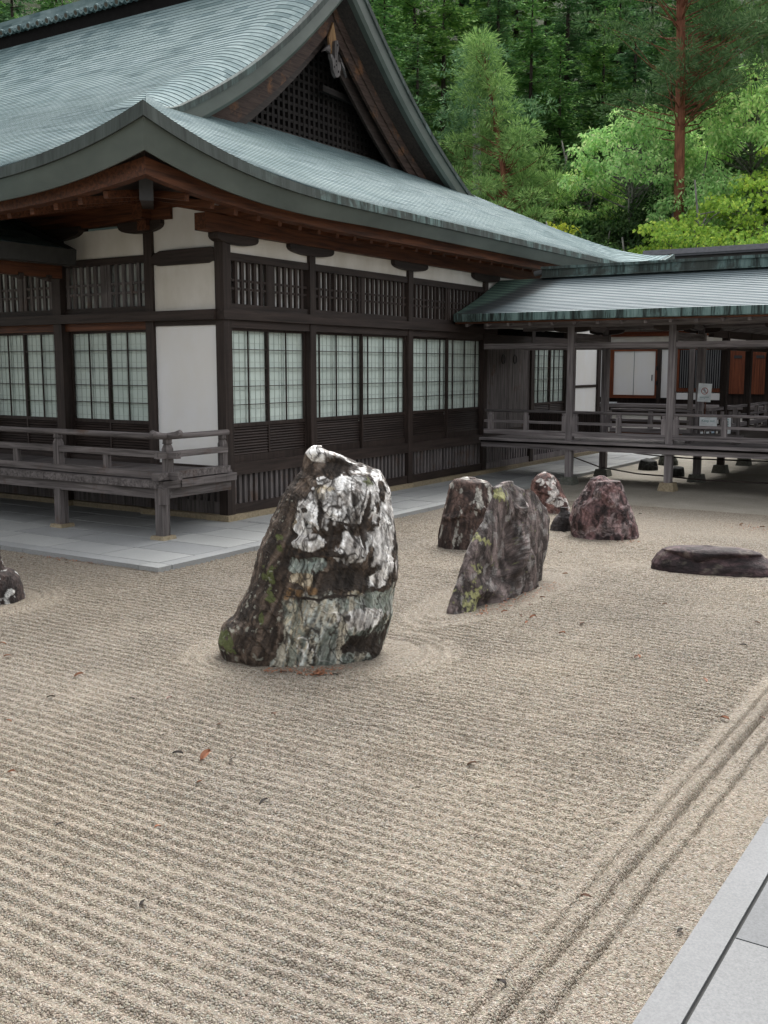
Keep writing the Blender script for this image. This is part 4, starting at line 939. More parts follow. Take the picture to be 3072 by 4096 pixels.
def col_gen(d, m_, spots, spotc, lo=.55, hi=.68, moss=None, sc=(9, 9, 3), hfs=12, vein=.6, dirt=.0):
    def f(U, Wd, H, P, N, fine, seed):
        q = P * 4 + seed; s1 = np.stack([P[..., 0] * sc[0], P[..., 1] * sc[1], P[..., 2] * sc[2]], -1) * 1.6 + seed * 3
        st = fbm(s1 + fbm(q, 3, 40)[..., None] * 2.2, 5, 41); hf = fbm(P * hfs + seed + 1.8 * fbm(P * 7 + seed, 3, 43)[..., None], 5, 42); b2 = fbm(q * 1.1 + 7, 4, 44)
        c = lerp(np.zeros(U.shape + (3,)) + np.array(d), m_, sstep(.36, .66, st)); c = lerp(c, np.array(m_) * 1.5, sstep(.62, .75, st) * .6); c = c * (.65 + .7 * b2)[..., None]
        if spots: c = lerp(c, spotc, sstep(lo, lo + .05, hf + (b2 - .5) * .35) * spots)
        c = lerp(c, np.array(d) * .45, np.maximum(veins(P, (6, 6, 4), 60 + seed, .022) * vein, veins(P, (14, 14, 9), 64 + seed, .03) * vein * .6))
        s4 = fbm(np.stack([P[..., 0] * 4.2 * sc[0] - P[..., 2] * 6, P[..., 1] * 4.2 * sc[1], P[..., 2] * 1.6 * sc[2]], -1) + seed + 1.5 * fbm(q, 3, 74)[..., None], 4, 75); c = c * (.6 + .8 * sstep(.30, .68, s4))[..., None]
        if moss is not None:
            mn = fbm(P * 34 + seed, 5, 90); ms = gauss(U, H, moss[1]) * .70 + (mn - .5) * 1.9; c = lerp(c, np.array(moss[0]) * np.array((.55, .6, .6)), sstep(.42, .50, ms) * .7); c = lerp(c, moss[0], sstep(.54, .66, ms) * .85)
        return c
    return f
_bg = (0.793, 0.609)
build_rock('garden_rock', 'tallest standing rock, dark brown and white quartz, peaked like a sail', (-4.66, 6.07), _bg,
 [(-.628, -.02), (-.656, .096), (-.623, .221), (-.535, .303), (-.457, .427), (-.394, .571), (-.361, .715), (-.318, .869), (-.256, .98), (-.194, 1.132), (-.132, 1.264), (-.05, 1.364), (-.005, 1.404), (-.004, 1.465), (.011, 1.525), (.082, 1.57)],
 [(.584, -.05), (.625, .047), (.657, .142), (.688, .279), (.703, .437), (.734, .542), (.738, .698), (.733, .854), (.707, 1.03), (.676, 1.154), (.666, 1.236), (.625, 1.328), (.585, 1.379), (.514, 1.41), (.453, 1.441), (.352, 1.472), (.252, 1.513), (.152, 1.554)],
 .44, col_big, 1, amp=.05, facets=90, nth=460, nh=330, strat=(.5, 0, .35), pw=.8, disp=disp_big)
build_rock('garden_rock', 'mauve grey leaning slab with yellow-green lichen at its foot', (-4.34, 8.55), (.02, .9998),
 [(-.83, -.1), (-.80, .032), (-.71, .174), (-.59, .339), (-.48, .491), (-.346, .638), (-.18, .77), (-.069, .926), (.045, 1.041), (.164, 1.059)],
 [(1.06, -.1), (1.10, .10), (1.148, .247), (1.229, .425), (1.256, .596), (1.196, .728), (1.014, .841), (.873, .932), (.605, .98), (.411, 1.036)],
 .19, col_gen((.04, .031, .029), (.135, .106, .10), .5, (.25, .24, .23), .58, .68, moss=((.27, .265, .12), [(-.55, .10, .16, .17), (-.30, .62, .07, .05), (.05, 1.0, .12, .04), (.55, .92, .08, .06), (-.45, .38, .07, .05)])), 2, amp=.036, nth=300, nh=200, strat=(1, 0, .35), pw=.7)
build_rock('garden_rock', 'flat-topped brown rock streaked with pale lichen behind the mauve slab', (-5.85, 10.95), (.882, .471),
 [(-.387, -.03), (-.388, .127), (-.353, .331), (-.3, .553), (-.265, .736), (-.193, .81), (-.103, .829)], [(.325, -.03), (.311, .284), (.289, .559), (.269, .723), (.205, .786), (.06, .822)],
 .34, col_gen((.032, .022, .019), (.095, .062, .052), .8, (.40, .39, .35), .60, .66, sc=(12, 12, 2), hfs=np.array((16, 16, 5))), 3, amp=.03, strat=(1, 0, -.35))
build_rock('garden_rock', 'small red rock with white diagonal bands beside the terrace edge', (-6.25, 14.3), (.916, .4),
 [(-.352, -.03), (-.344, .136), (-.347, .296), (-.317, .456), (-.229, .548), (-.14, .591)], [(.262, -.03), (.262, .057), (.226, .17), (.156, .306), (.097, .441), (.017, .53), (-.096, .585)],
 .30, col_gen((.055, .03, .027), (.19, .105, .09), .9, (.52, .49, .46), .55, .58, sc=(6, 6, -8), hfs=np.array((7, 7, -9))), 4, amp=.03, strat=(1, 0, -.35))
build_rock('garden_rock', 'reddish-pink jagged pyramid rock', (-4.72, 12.55), (.936, .352),
 [(-.46, -.03), (-.483, .194), (-.449, .372), (-.376, .51), (-.266, .669), (-.23, .737), (-.137, .769)], [(.402, -.03), (.402, .028), (.389, .144), (.328, .297), (.247, .488), (.186, .641), (.156, .708), (.015, .714), (-.043, .767)],
 .38, col_gen((.03, .02, .02), (.15, .088, .086), .32, (.44, .36, .35), .56, .66, sc=(11, 11, 4)), 5, amp=.065, strat=(1, 0, -.35))
build_rock('garden_rock', 'low black wedge-shaped stone leaning on the pink pyramid rock', (-5.36, 12.7), (.921, .389), [(-.203, -.03), (-.194, .053), (-.147, .156), (-.07, .248)], [(.094, -.03), (.091, .101), (.088, .222), (.047, .302), (-.012, .29)],
 .14, col_gen((.02, .017, .017), (.045, .038, .038), 0, (0, 0, 0)), 6, amp=.018, nth=90, nh=70)
build_rock('garden_rock', 'long low purple-brown recumbent stone', (-2.75, 11.0), (.97, .243), [(-.845, -.04), (-.845, .02), (-.841, .078), (-.79, .17), (-.731, .225), (-.623, .246), (-.5, .258), (-.40, .264), (-.31, .268)],
 [(.72, -.04), (.633, .0), (.574, .054), (.492, .11), (.351, .175), (.282, .221), (.166, .251), (.05, .261), (-.1, .266), (-.2, .269)], .34, col_gen((.022, .015, .016), (.06, .038, .04), .35, (.17, .15, .12), .62, .7, sc=(3, 9, 9)), 7, amp=.022, strat=(0, .3, 1))
build_rock('garden_rock', 'dark rock with white patches near the terrace kerb', (-8.2, 6.0), (.591, .807), [(-.33, -.04), (-.31, .033), (-.284, .287), (-.159, .449), (-.037, .526)],
 [(.257, -.04), (.257, -.013), (.246, .046), (.235, .105), (.199, .195), (.162, .255), (.07, .291), (.06, .363), (.036, .4)], .34, col_gen((.022, .016, .015), (.065, .045, .04), 1.0, (.50, .50, .48), .56, .60), 8, amp=.055, strat=(1, 0, -.35))
build_rock('garden_rock', 'dark rust rock beyond the recumbent stone, against the gravel edge', (-2.98, 15.15), (.97, .2), [(-.33, -.04), (-.30, .05), (-.15, .18), (.0, .30)], [(.4, -.04), (.36, .2), (.2, .34), (.05, .36)], .3, col_gen((.04, .025, .022), (.12, .07, .05), .4, (.3, .28, .25)), 9, amp=.03, nth=90, nh=70)
DKR = col_gen((.012, .013, .013), (.035, .037, .035), 0, (0, 0, 0))
build_rock('shaded_rock', 'black drum-shaped stone in shade under the corridor', (-7.15, 21.3), (.948, .318), [(-.216, -.04), (-.193, .126), (-.158, .204), (-.057, .235)], [(.214, -.04), (.195, .135), (.175, .183), (.007, .236)], .2, DKR, 10, amp=.016, group='shaded stones under the corridor', nth=80, nh=60)
build_rock('shaded_rock', 'mossy grey stone behind the drum-shaped stone', (-7.1, 22.6), (.954, .3), [(-.254, -.04), (-.248, .107), (-.212, .188), (-.155, .25)], [(.187, -.04), (.178, .087), (.125, .196), (.038, .26)], .2, col_gen((.03, .033, .026), (.08, .085, .07), .5, (.16, .17, .14)), 11, amp=.018, group='shaded stones under the corridor', nth=80, nh=60)
build_rock('shaded_rock', 'square black stone half hidden by the corridor pillar', (-6.2, 20.4), (.957, .291), [(-.166, -.04), (-.165, .064), (-.164, .154), (-.148, .173)], [(.092, -.04), (.092, .026), (.084, .125), (.073, .17), (.043, .18)], .14, DKR, 12, amp=.008, group='shaded stones under the corridor', nth=80, nh=60, pw=.6)

# ================================================================ SIGNS, BARRIER, ROPE, LEAVES
sg = thing('no_entry_sign', 'white no-entry notice on a thin brown stake', 'sign', (-5.36, 19.0, .80), None)
m = MB(); m.tube([(-5.37, 19.0, .80), (-5.36, 19.0, 1.55)], .014, 6); m.build('stake', RB[2], sg)
def tilted(m, pts, th, y): m.prism(pts, 'y', y, y + th); return m
bd = [(-5.505, 1.525), (-5.265, 1.515), (-5.245, 1.845), (-5.485, 1.855)]
m = MB(); tilted(m, bd, .012, 18.975); sb = m.build('board', SIGNW, sg)
cxs, czs = -5.372, 1.715
m = MB(); n = 24
for k in range(n):
    a0, a1 = 2 * math.pi * k / n, 2 * math.pi * (k + 1) / n
    m.prism([(cxs + .062 * math.cos(a0), czs + .062 * math.sin(a0)), (cxs + .062 * math.cos(a1), czs + .062 * math.sin(a1)), (cxs + .051 * math.cos(a1), czs + .051 * math.sin(a1)), (cxs + .051 * math.cos(a0), czs + .051 * math.sin(a0))], 'y', 18.969, 18.974)
m.prism([(cxs - .042, czs + .036), (cxs - .036, czs + .042), (cxs + .042, czs - .036), (cxs + .036, czs - .042)], 'y', 18.969, 18.974); m.build('prohibition_ring', REDINK, sb)
m = MB(); m.prism([(cxs + .012 * math.cos(a) - .004, czs + .034 + .011 * math.sin(a)) for a in np.linspace(0, 2 * math.pi, 9)[:-1]], 'y', 18.970, 18.974)
for p, q in (((-.006, .022), (.004, -.008)), ((-.004, .018), (-.026, .006)), ((-.004, .018), (.02, .004)), ((.003, -.008), (-.018, -.036)), ((.004, -.008), (.024, -.034))):
    m.bar((cxs + p[0], 18.972, czs + p[1]), (cxs + q[0], 18.972, czs + q[1]), .006, .009)
m.build('walking_figure', GREYINK, sb)
def text(name, body, size, loc, mat, parent):
    cu = bpy.data.curves.new(name, 'FONT'); cu.body = body; cu.size = size; cu.align_x = 'CENTER'; cu.align_y = 'CENTER'; cu.extrude = .001
    ob = bpy.data.objects.new(name, cu); COL.objects.link(ob); cu.materials.append(mat); ob.rotation_euler = (R(90), 0, 0); ob.location = Vector(loc) - Vector(ORI[parent.name]); ob.parent = parent
    bpy.context.view_layer.update(); me = bpy.data.meshes.new_from_object(ob); o2 = bpy.data.objects.new(name, me); COL.objects.link(o2); o2.rotation_euler = ob.rotation_euler; o2.location = ob.location; o2.parent = parent; bpy.data.objects.remove(ob); o2.name = name; return o2
m = MB()
for k, (x0, w) in enumerate(((-5.455, .02), (-5.43, .03), (-5.395, .016), (-5.374, .026), (-5.343, .018), (-5.32, .024))): m.box(x0, x0 + w, 18.970, 18.974, 1.598, 1.609)
m.box(-5.385, -5.36, 18.970, 18.974, 1.572, 1.580); m.build('small_lettering', INK, sb)
ba = thing('picket_barrier', 'low brown picket barrier on a foot beam behind the corridor railing', 'barrier', (-5.05, 18.6, .80))
m = MB(); m.box(-5.62, -4.56, 18.55, 18.65, .90, .965); m.build('foot_beam', GW[0], ba)
m = MB(); m.cbox(-5.50, 18.6, .80, .905, .09, .30); m.cbox(-4.68, 18.6, .80, .905, .09, .30); m.build('feet', GW[1], ba)
for x in (-5.47, -5.33, -5.20, -5.07, -4.94, -4.80, -4.66):
    m = MB(); m.cbox(x, 18.6, .965, 1.37, .055, .04); m.build('picket', GW[2], ba)
m = MB(); m.box(-5.50, -4.63, 18.625, 18.65, 1.26, 1.31); m.box(-5.50, -4.63, 18.625, 18.65, 1.02, 1.07); m.build('cross_bar', GW[0], ba)
ko = thing('keep_out_sign', 'white board reading Keep out on the picket barrier', 'sign', (-5.16, 18.56, 1.1))
m = MB(); m.box(-5.325, -5.02, 18.555, 18.575, 1.085, 1.262); kb = m.build('board', SIGNW, ko)
text('lettering', 'Keep out', .062, (-5.17, 18.552, 1.20), INK, kb)
k2 = thing('notice_board', 'narrow white notice beside the Keep out board', 'sign', (-4.82, 18.56, 1.0))
m = MB(); m.box(-4.875, -4.775, 18.555, 18.575, .985, 1.262); nb = m.build('board', SIGNW, k2)
m = MB()
for k in range(6): m.box(-4.838, -4.812, 18.551, 18.5545, 1.225 - k * .03, 1.245 - k * .03)
m.build('small_lettering', INK, nb)
for i, (x, z, w, h, lab, mt) in enumerate(((-5.27, .985, .05, .035, 'crumpled white paper slip at the foot of the first pickets', SIGNW), (-5.165, .99, .05, .035, 'white card leaning on the barrier foot under the Keep out board', SIGNW), (-5.075, 1.0, .048, .033, 'pale blue card leaning on the barrier foot', simple('pale_blue_card', (.45, .58, .68))))):
    m = MB(); m.bar((x - w / 2, 18.54, z), (x + w / 2, 18.54, z + .006), .006, h); tag(m.build('paper_slip', mt), lab, 'card')
for pts, lab in ((((-8.9, 21.1, .24), (-8.63, 20.85, .22), (-7.56, 19.58, .17), (-6.72, 18.7, .2), (-6.38, 18.43, .2), (-5.77, 18.3, .2), (-5.11, 18.2, .18), (-3.7, 17.95, .22)), 'thin dark rope sagging low under the corridor floor'), (((-7.6, 20.5, .47), (-6.85, 19.75, .46), (-6.18, 19.45, .45), (-5.57, 19.4, .44), (-4.2, 19.5, .45)), 'rust-coloured bar strung between the rear corridor pillars')):
    m = MB(); m.tube(pts, .014, 6); tag(m.build('rope', DK[0], None, True), lab, 'rope')
# fallen leaves
LC = [simple('russet_leaf', (.21, .085, .042)), simple('brown_leaf', (.13, .07, .045)), simple('black_leaf', (.03, .024, .02))]
LP = [(-3.81, 4.06, 0, 1.9), (-4.7, 4.69, 1, 1.2), (-3.93, 4.8, 1, 1.5), (-5.6, 4.72, 0, 1.3), (-5.37, 4.29, 2, 1.1), (-4.91, 4.56, 2, .8), (-4.26, 4.19, 2, .6), (-3.97, 4.01, 2, 1.2), (-3.66, 4.11, 2, 1), (-5.22, 3.85, 0, .8), (-4.53, 3.34, 0, .9), (-3.6, 3.79, 0, .6), (-3.15, 3.77, 2, 1.1), (-3.39, 3.28, 0, 1), (-3.8, 3.05, 2, .8), (-2.94, 2.75, 2, .7), (-1.46, 3.77, 1, .9), (-1.48, 3.04, 2, 1), (-1.56, 6.26, 0, 1.3), (-1.37, 6.39, 1, 1), (-1.9, 8.06, 2, 1), (-1.06, 3.72, 2, .8), (-2.47, 7.3, 0, 1.2), (-2.52, 4.77, 1, 1.1), (-3.65, 7.99, 0, 1.4), (-3.76, 7.97, 1, 1.2), (-3.62, 7.8, 0, 1), (-3.21, 8.02, 1, 1), (-3.22, 7.62, 0, 1.4), (-2.49, 7.28, 1, 1), (-1.89, 6.97, 0, 1.3), (-1.98, 8.85, 1, 1), (-9.22, 7.55, 0, 1), (-9.03, 7.5, 1, .8), (-9.69, 7.43, 0, 1), (-6.76, 4.97, 0, 1), (-6.43, 4.76, 0, 1.1), (-5.0, 14.62, 2, 1.4), (-4.71, 11.03, 1, 1), (-4.17, 9.91, 0, 1), (-2.86, 9.12, 0, .9), (-4.1, 4.5, 1, .7), (-2.38, 4.84, 2, .6),
      (-3.2, 14.3, 1, 1.3), (-3.0, 14.1, 1, 1.2), (-3.5, 14.4, 0, 1.2), (-2.7, 13.9, 1, 1.2), (-4.2, 5.62, 0, 1.2), (-4.32, 5.58, 0, 1), (-4.1, 5.7, 2, 1), (-4.45, 5.56, 1, 1), (-3.95, 8.05, 0, 1.1), (-3.86, 8.4, 1, 1.1), (-3.9, 8.75, 0, 1.1)]
protos = []
def leaf_mesh(mat):
    m = MB(); n = 7; G = []
    for k in range(n):
        s = k / (n - 1); w = .015 * math.sin(math.pi * (s ** .85)) ** .8 + .0006; z = .006 + .014 * math.sin(2.4 * s)
        G.append([((s - .5) * .075, -w, z + .009), ((s - .5) * .075, 0, z), ((s - .5) * .075, w, z + .012)])
    m.grid(np.array(G)); m.tube([(.037, 0, .012), (.055, .004, .004)], .0012, 4); return m
LLAB = ['russet curled leaf lying on the raked gravel', 'brown dry leaf lying on the raked gravel', 'small black shrivelled leaf on the raked gravel']
for i in range(3):
    o = leaf_mesh(i).build('fallen_leaf', LC[i]); o.hide_render = False; protos.append(o)
used = [0, 0, 0]
for x, y, k, s in LP:
    o = protos[k] if not used[k] else protos[k].copy()
    if used[k]: COL.objects.link(o)
    used[k] = 1; o.location = (x, y, .004); o.rotation_euler = (random.uniform(-.25, .25), random.uniform(-.25, .25), random.uniform(0, 6.28)); o.scale = (s * .66,) * 3
    tag(o, LLAB[k], 'leaf', ['russet leaves on the gravel', 'brown leaves on the gravel', 'black leaves on the gravel'][k])

# leaf litter caught against the rocks
m = MB(); g = np.random.default_rng(5)
def litter(p, q, n, w):
    for k in range(n):
        s = g.random(); x = p[0] + (q[0] - p[0]) * s + g.normal() * w; y = p[1] + (q[1] - p[1]) * s + g.normal() * w; a = g.uniform(0, 6.28); L_ = g.uniform(.008, .022); z = .012 + g.random() * .012
        u = np.array([math.cos(a), math.sin(a), g.normal() * .3]) * L_; v = np.array([-math.sin(a), math.cos(a), g.normal() * .3]) * L_ * .35; P_ = np.array([x, y, z])
        m.add([P_ - u, P_ - v, P_ + u, P_ + v], [(0, 1, 2, 3)])
litter((-4.55, 5.52), (-4.1, 5.85), 130, .035); litter((-4.08, 7.8), (-4.06, 9.4), 170, .05); litter((-4.3, 5.6), (-4.15, 5.7), 60, .03); litter((-9.6, 7.62), (-8.6, 7.63), 60, .03); litter((-3.6, 14.3), (-2.6, 14.0), 160, .14); litter((-4.4, 12.1), (-4.2, 12.3), 30, .04)
tag(m.build('leaf_litter', LC[0]), 'brown leaf litter caught at the foot of the rocks and kerb', 'leaf litter', None, 'stuff')
# ================================================================ TREES
def leaf_mat(name, c0, c1, c2=None, trans=.3):
    t = NT(name); g = t.n('NewGeometry'); n = t.noise(t.coord(), .55, 3, .6)
    col = t.ramp(g.outputs['Random Per Island'], [(0, c0), (.7, c1)] + ([(1, c2)] if c2 else []))
    col = t.mix(1, col, t.ramp(n, [(.3, (.72, .78, .72)), (.7, (1.18, 1.12, 1.1))]), 'MULTIPLY')
    oi = t.n('ObjectInfo'); col = t.mix(1, col, t.ramp(oi.outputs['Random'], [(0, (.82, .9, .95)), (1, (1.12, 1.06, .9))]), 'MULTIPLY')
    d = t.n('BsdfDiffuse'); tr = t.n('BsdfTranslucent'); gl = t.n('BsdfGlossy'); gl.inputs['Roughness'].default_value = .45; gl.inputs['Color'].default_value = (.5, .55, .5, 1)
    t.l(col, d.inputs[0]); t.l(col, tr.inputs[0]); mx = t.n('MixShader'); mx.inputs[0].default_value = trans; t.l(d.outputs[0], mx.inputs[1]); t.l(tr.outputs[0], mx.inputs[2])
    m2 = t.n('MixShader'); m2.inputs[0].default_value = .02; t.l(mx.outputs[0], m2.inputs[1]); t.l(gl.outputs[0], m2.inputs[2]); t.l(m2.outputs[0], t.out.inputs['Surface']); return t.m
FIRM = leaf_mat('fir_needles', (0.073, 0.165, 0.065), (0.183, 0.331, 0.111), (0.287, 0.447, 0.150), .15)
FIRM2 = leaf_mat('fir_needles_blue', (0.066, 0.146, 0.077), (0.153, 0.274, 0.142), (0.241, 0.373, 0.183), .15)
PINEM = leaf_mat('pine_needles', (0.118, 0.228, 0.083), (0.253, 0.420, 0.153), (0.359, 0.524, 0.211), .25)
BROADM = leaf_mat('pale_broad_leaves', (0.239, 0.444, 0.151), (0.508, 0.795, 0.294), (0.742, 0.800, 0.418), .35)
MAPM = leaf_mat('maple_leaves', (0.172, 0.310, 0.057), (0.386, 0.594, 0.106), (0.609, 0.713, 0.133), .4)
YELM = leaf_mat('yellow_green_leaves', (0.184, 0.253, 0.034), (0.345, 0.425, 0.057), (0.460, 0.483, 0.081), .4)
SHRM = leaf_mat('dark_shrub_leaves', (0.070, 0.158, 0.060), (0.174, 0.312, 0.106), (0.259, 0.417, 0.133), .25)
def bark(name, c0, c1, s=(8, 8, 1.5)):
    t = NT(name); a = t.noise(t.coord(s), 1.6, 5, .65); t.bsdf(t.ramp(a, [(.3, c0), (.7, c1)]), .9, .1, a, .8, .03); return t.m
BK_RED = bark('red_pine_bark', (.10, .04, .028), (.30, .125, .075)); BK_GREY = bark('grey_bark', (.07, .068, .06), (.27, .26, .23)); BK_DARK = bark('dark_bark', (.02, .016, .013), (.06, .05, .04)); BK_WHITE = bark('pale_lichen_bark', (.12, .12, .11), (.48, .47, .43), (3, 3, 3))
def unit(v): return v / (np.linalg.norm(v, axis=-1, keepdims=True) + 1e-9)
def rhombi(C, D, Ln, Wd, up=None, rng=RNG):
    """leaf quads with base at C, pointing along D"""
    D = unit(D); r = rng.normal(size=D.shape) if up is None else np.broadcast_to(up, D.shape) + rng.normal(size=D.shape) * .35
    S = unit(np.cross(D, r)); Ln = np.asarray(Ln)[..., None]; Wd = np.asarray(Wd)[..., None]
    return np.stack([C, C + D * Ln * .45 + S * Wd * .5, C + D * Ln, C + D * Ln * .45 - S * Wd * .5], 1)
def trunk_mesh(name, pts, rads, mat, branches=(), n=9):
    m = MB(); m.tube(pts, rads, n)
    for b in branches: m.tube(b[0], b[1], 5, False)
    me = bpy.data.meshes.new(name); me.from_pydata(m.v, [], m.f); me.polygons.foreach_set('use_smooth', [True] * len(me.polygons)); me.materials.append(mat); me.update(); return me
def fir_proto(h, rad, mat, seed, dens=1.0):
    g = np.random.default_rng(seed); Q = []; br = []
    z = h * .10
    while z < h * .985:
        f = z / h; Lb = rad * (1 - f) ** .75 * (.55 + .45 * min(1, f * 5)); k = g.integers(4, 7)
        for b in range(k):
            az = g.uniform(0, 2 * np.pi); L = Lb * g.uniform(.6, 1.12) + .15; dr = g.uniform(-.05, .30); n = max(4, int(L / .085 * dens))
            s = np.linspace(.08, 1, n); d0 = np.array([math.cos(az), math.sin(az), 0]); sid = np.array([-math.sin(az), math.cos(az), 0])
            P = d0 * (s * L)[:, None] + np.array([0, 0, 1]) * (z - dr * L * s ** 1.6 + .12 * L * s ** 4)[:, None]
            br.append(([tuple(P[0] * [0, 0, 1]), tuple(P[n // 2]), tuple(P[-1])], [.035 * (1 - f) + .012, .018, .006]))
            w = (.10 + .36 * (1 - s) ** .7 * min(1, L / 1.5)) 
            for sg_ in (1, -1):
                for rep in range(2):
                    D = d0 * .75 + sid * sg_ + g.normal(size=(n, 3)) * .22 + np.array([0, 0, -.12]); Q.append(rhombi(P + g.normal(size=(n, 3)) * .04, D, w * g.uniform(.7, 1.3, n), .055 + .05 * g.random(n), (0, 0, 1), g))
        z += g.uniform(.20, .34) * (1 + .3 * (1 - f))
    return quads_mesh('crown', np.concatenate(Q), mat), trunk_mesh('trunk', [(0, 0, -.6), (.03, 0, h * .4), (0, .02, h * .97)], [h * .017, h * .011, .02], BK_DARK, br[::3])
def clump_tree(h, trunk_pts, rads, bk, mat, clumps, per, leafL, leafW, flat, seed, droop=.0, shell=.5, brn=True, n=9, radial=False, up=None):
    """clumps: list of (center, radius); leaves fill each flattened clump; limbs run from the trunk to each clump"""
    g = np.random.default_rng(seed); Q = []; br = []; tp = np.array(trunk_pts, float)
    for (c, r) in clumps:
        c = np.array(c, float); k = max(12, int(per * (r / .6) ** 2)); v = unit(g.normal(size=(k, 3))); rr = r * (shell + (1 - shell) * g.random(k)) ** .6
        off = v * rr[:, None] * np.array([1, 1, flat]); P = c + off
        D = (v if radial else v * .6 + g.normal(size=(k, 3)) * .6) + np.array([0, 0, .25 if radial else -droop])
        Q.append(rhombi(P, D, leafL * g.uniform(.65, 1.3, k), leafW * g.uniform(.7, 1.25, k), up, g))
        zs = np.interp(max(.2 * h, c[2] - .35 * np.hypot(*c[:2]) - .2), tp[:, 2], np.arange(len(tp))); i = min(int(zs), len(tp) - 2); b0 = tp[i] + (tp[i + 1] - tp[i]) * (zs - i)
        if brn: mid = (b0 + c) / 2 + np.array([0, 0, -.05]) + g.normal(size=3) * .08; br.append(([tuple(b0), tuple(mid), tuple(c)], [.02 + .006 * r + .008 * (1 - c[2] / h), .018, .006]))
    return quads_mesh('crown', np.concatenate(Q), mat), trunk_mesh('trunk', trunk_pts, rads, bk, br, n)
def place(name, label, cat, proto, loc, s, rz, group):
    t = thing(name, label, cat, loc, group); t.rotation_euler = (0, 0, rz); t.scale = (s[0], s[0], s[1]) if hasattr(s, '__len__') else (s,) * 3
    mesh_obj('crown', proto[0], t); mesh_obj('trunk', proto[1], t); return t
G_ = np.random.default_rng(11)
FIRS = [fir_proto(12, 3.3, FIRM, 1), fir_proto(13, 3.0, FIRM2, 2), fir_proto(11, 3.6, FIRM, 3)]
# --- the near red pine with light needle tufts
tp = [(.9, 0, -.8), (.55, 0, 1.5), (.35, 0, 3.4), (.3, .05, 5.2), (.0, .1, 7.2), (-.35, .1, 9.0), (-.7, 0, 10.6), (-.85, 0, 11.8)]
cl = []
for z in np.arange(2.6, 12.1, .42):
    f = (z - 2.4) / 9.8; rad = 2.35 * max(0, 1 - f) ** .55 * (.55 + .45 * min(1, f * 3)) + .2; c0 = np.array([np.interp(z, [p[2] for p in tp], [p[0] for p in tp]), 0, z])
    for b in range(4):
        az = G_.uniform(0, 6.28); 
        for q in np.linspace(.45, 1, max(1, int(rad / .75))): cl.append((c0 + np.array([math.cos(az) * rad * q, math.sin(az) * rad * q, -.10 * rad * q + G_.normal() * .1]), G_.uniform(.42, .68)))
PINE1 = clump_tree(12, tp, [.19, .17, .15, .13, .11, .09, .06, .03], BK_RED, PINEM, cl, 230, .22, .035, .42, 21, radial=True, shell=.25)
place('red_pine_tree', 'slender red-trunked pine with light tufted needles beside the gable', 'pine tree', PINE1, (-18.6, 37, 2.6), 1.0, 0, 'pines on the wooded slope')
tp2 = [(.4, 0, -.8), (.25, 0, 4), (.1, 0, 8), (0, 0, 12), (-.2, 0, 16), (-.3, 0, 18.5)]
cl = []
for z in np.arange(10.6, 18.6, .5):
    f = (z - 10) / 8.8; rad = 3.9 * max(0, 1 - f) ** .6 * (.5 + .5 * min(1, f * 3)) + .3
    for b in range(4):
        az = G_.uniform(0, 6.28)
        for q in np.linspace(.35, 1, max(1, int(rad / .8))): cl.append((np.array([math.cos(az) * rad * q, math.sin(az) * rad * q, z - .18 * rad * q + G_.normal() * .12]), G_.uniform(.4, .65)))
PINE2 = clump_tree(18, tp2, [.22, .20, .185, .16, .12, .05], BK_RED, leaf_mat('deep_pine_needles', (.05, .10, .04), (.12, .19, .07), (.18, .25, .11), .2), cl, 230, .20, .034, .36, 22, radial=True, shell=.25, n=12)
place('red_pine_tree', 'tall pine with a thick bare red trunk above the pale leafy trees', 'pine tree', PINE2, (-11.85, 37.2, 1.0), 1.0, 0, 'pines on the wooded slope')
place('red_pine_tree', 'half-hidden pine with light tufts behind the slender near pine', 'pine tree', PINE1, (-21.8, 40.2, 4.2), .92, 2.4, 'pines on the wooded slope')
# --- pale broadleaf trees on thin grey stems
def broad(seed, h, R0, nclump, z0, per, mat, flat=.5, leafL=.17, leafW=.085, lean=.6):
    g = np.random.default_rng(seed); tp = [(0, 0, -.5)]; x = 0; y = 0
    for k in range(1, 7): x += g.normal() * .18 - lean * .12; y += g.normal() * .12; tp.append((x, y, h * k / 6.3))
    cl = []
    for k in range(nclump):
        v = unit(g.normal(size=3)); v[2] = abs(v[2]) * 1.15 - .35; rr = g.uniform(.55, 1) 
        cl.append((np.array([x * .6 + v[0] * R0 * rr, y * .6 + v[1] * R0 * rr, z0 + (h - z0) * (.42 + .52 * v[2] * rr)]), g.uniform(.32, .62)))
    return clump_tree(h, tp, np.linspace(.10, .025, 7).tolist(), BK_GREY, mat, cl, per, leafL, leafW, flat, seed + 5, droop=.75, shell=.15, n=7)
BR = [broad(31, 10.5, 2.6, 95, 5.0, 150, BROADM), broad(32, 11, 2.4, 85, 5.2, 150, BROADM), broad(33, 9.5, 2.2, 70, 4.6, 150, BROADM)]
gB = 'pale broadleaf trees on the wooded slope'
place('broadleaf_tree', 'pale green broadleaf tree with thin forked grey stems left of the big pine trunk', 'tree', BR[0], (-13.9, 38.5, 2.2), 1.0, 0, gB)
place('broadleaf_tree', 'tall pale broadleaf tree right of the big pine trunk, topping the maples', 'tree', BR[1], (-10.0, 40, 2.6), 1.03, 2.0, gB)
place('broadleaf_tree', 'smaller blue-green broadleaf tree in front of the big pine trunk', 'tree', BR[2], (-11.4, 38, 1.4), .92, 4.0, gB)
place('broadleaf_tree', 'drooping pale broadleaf sapling between the near pine and the forked tree', 'tree', BR[2], (-15.9, 39, 2.9), .80, 1.0, gB)
MP = [broad(41, 8, 2.7, 110, 2.6, 120, MAPM, .32, .12, .11), broad(42, 7.5, 2.3, 90, 2.2, 120, MAPM, .32, .12, .11)]
gM = 'yellow-green maples behind the corridor'
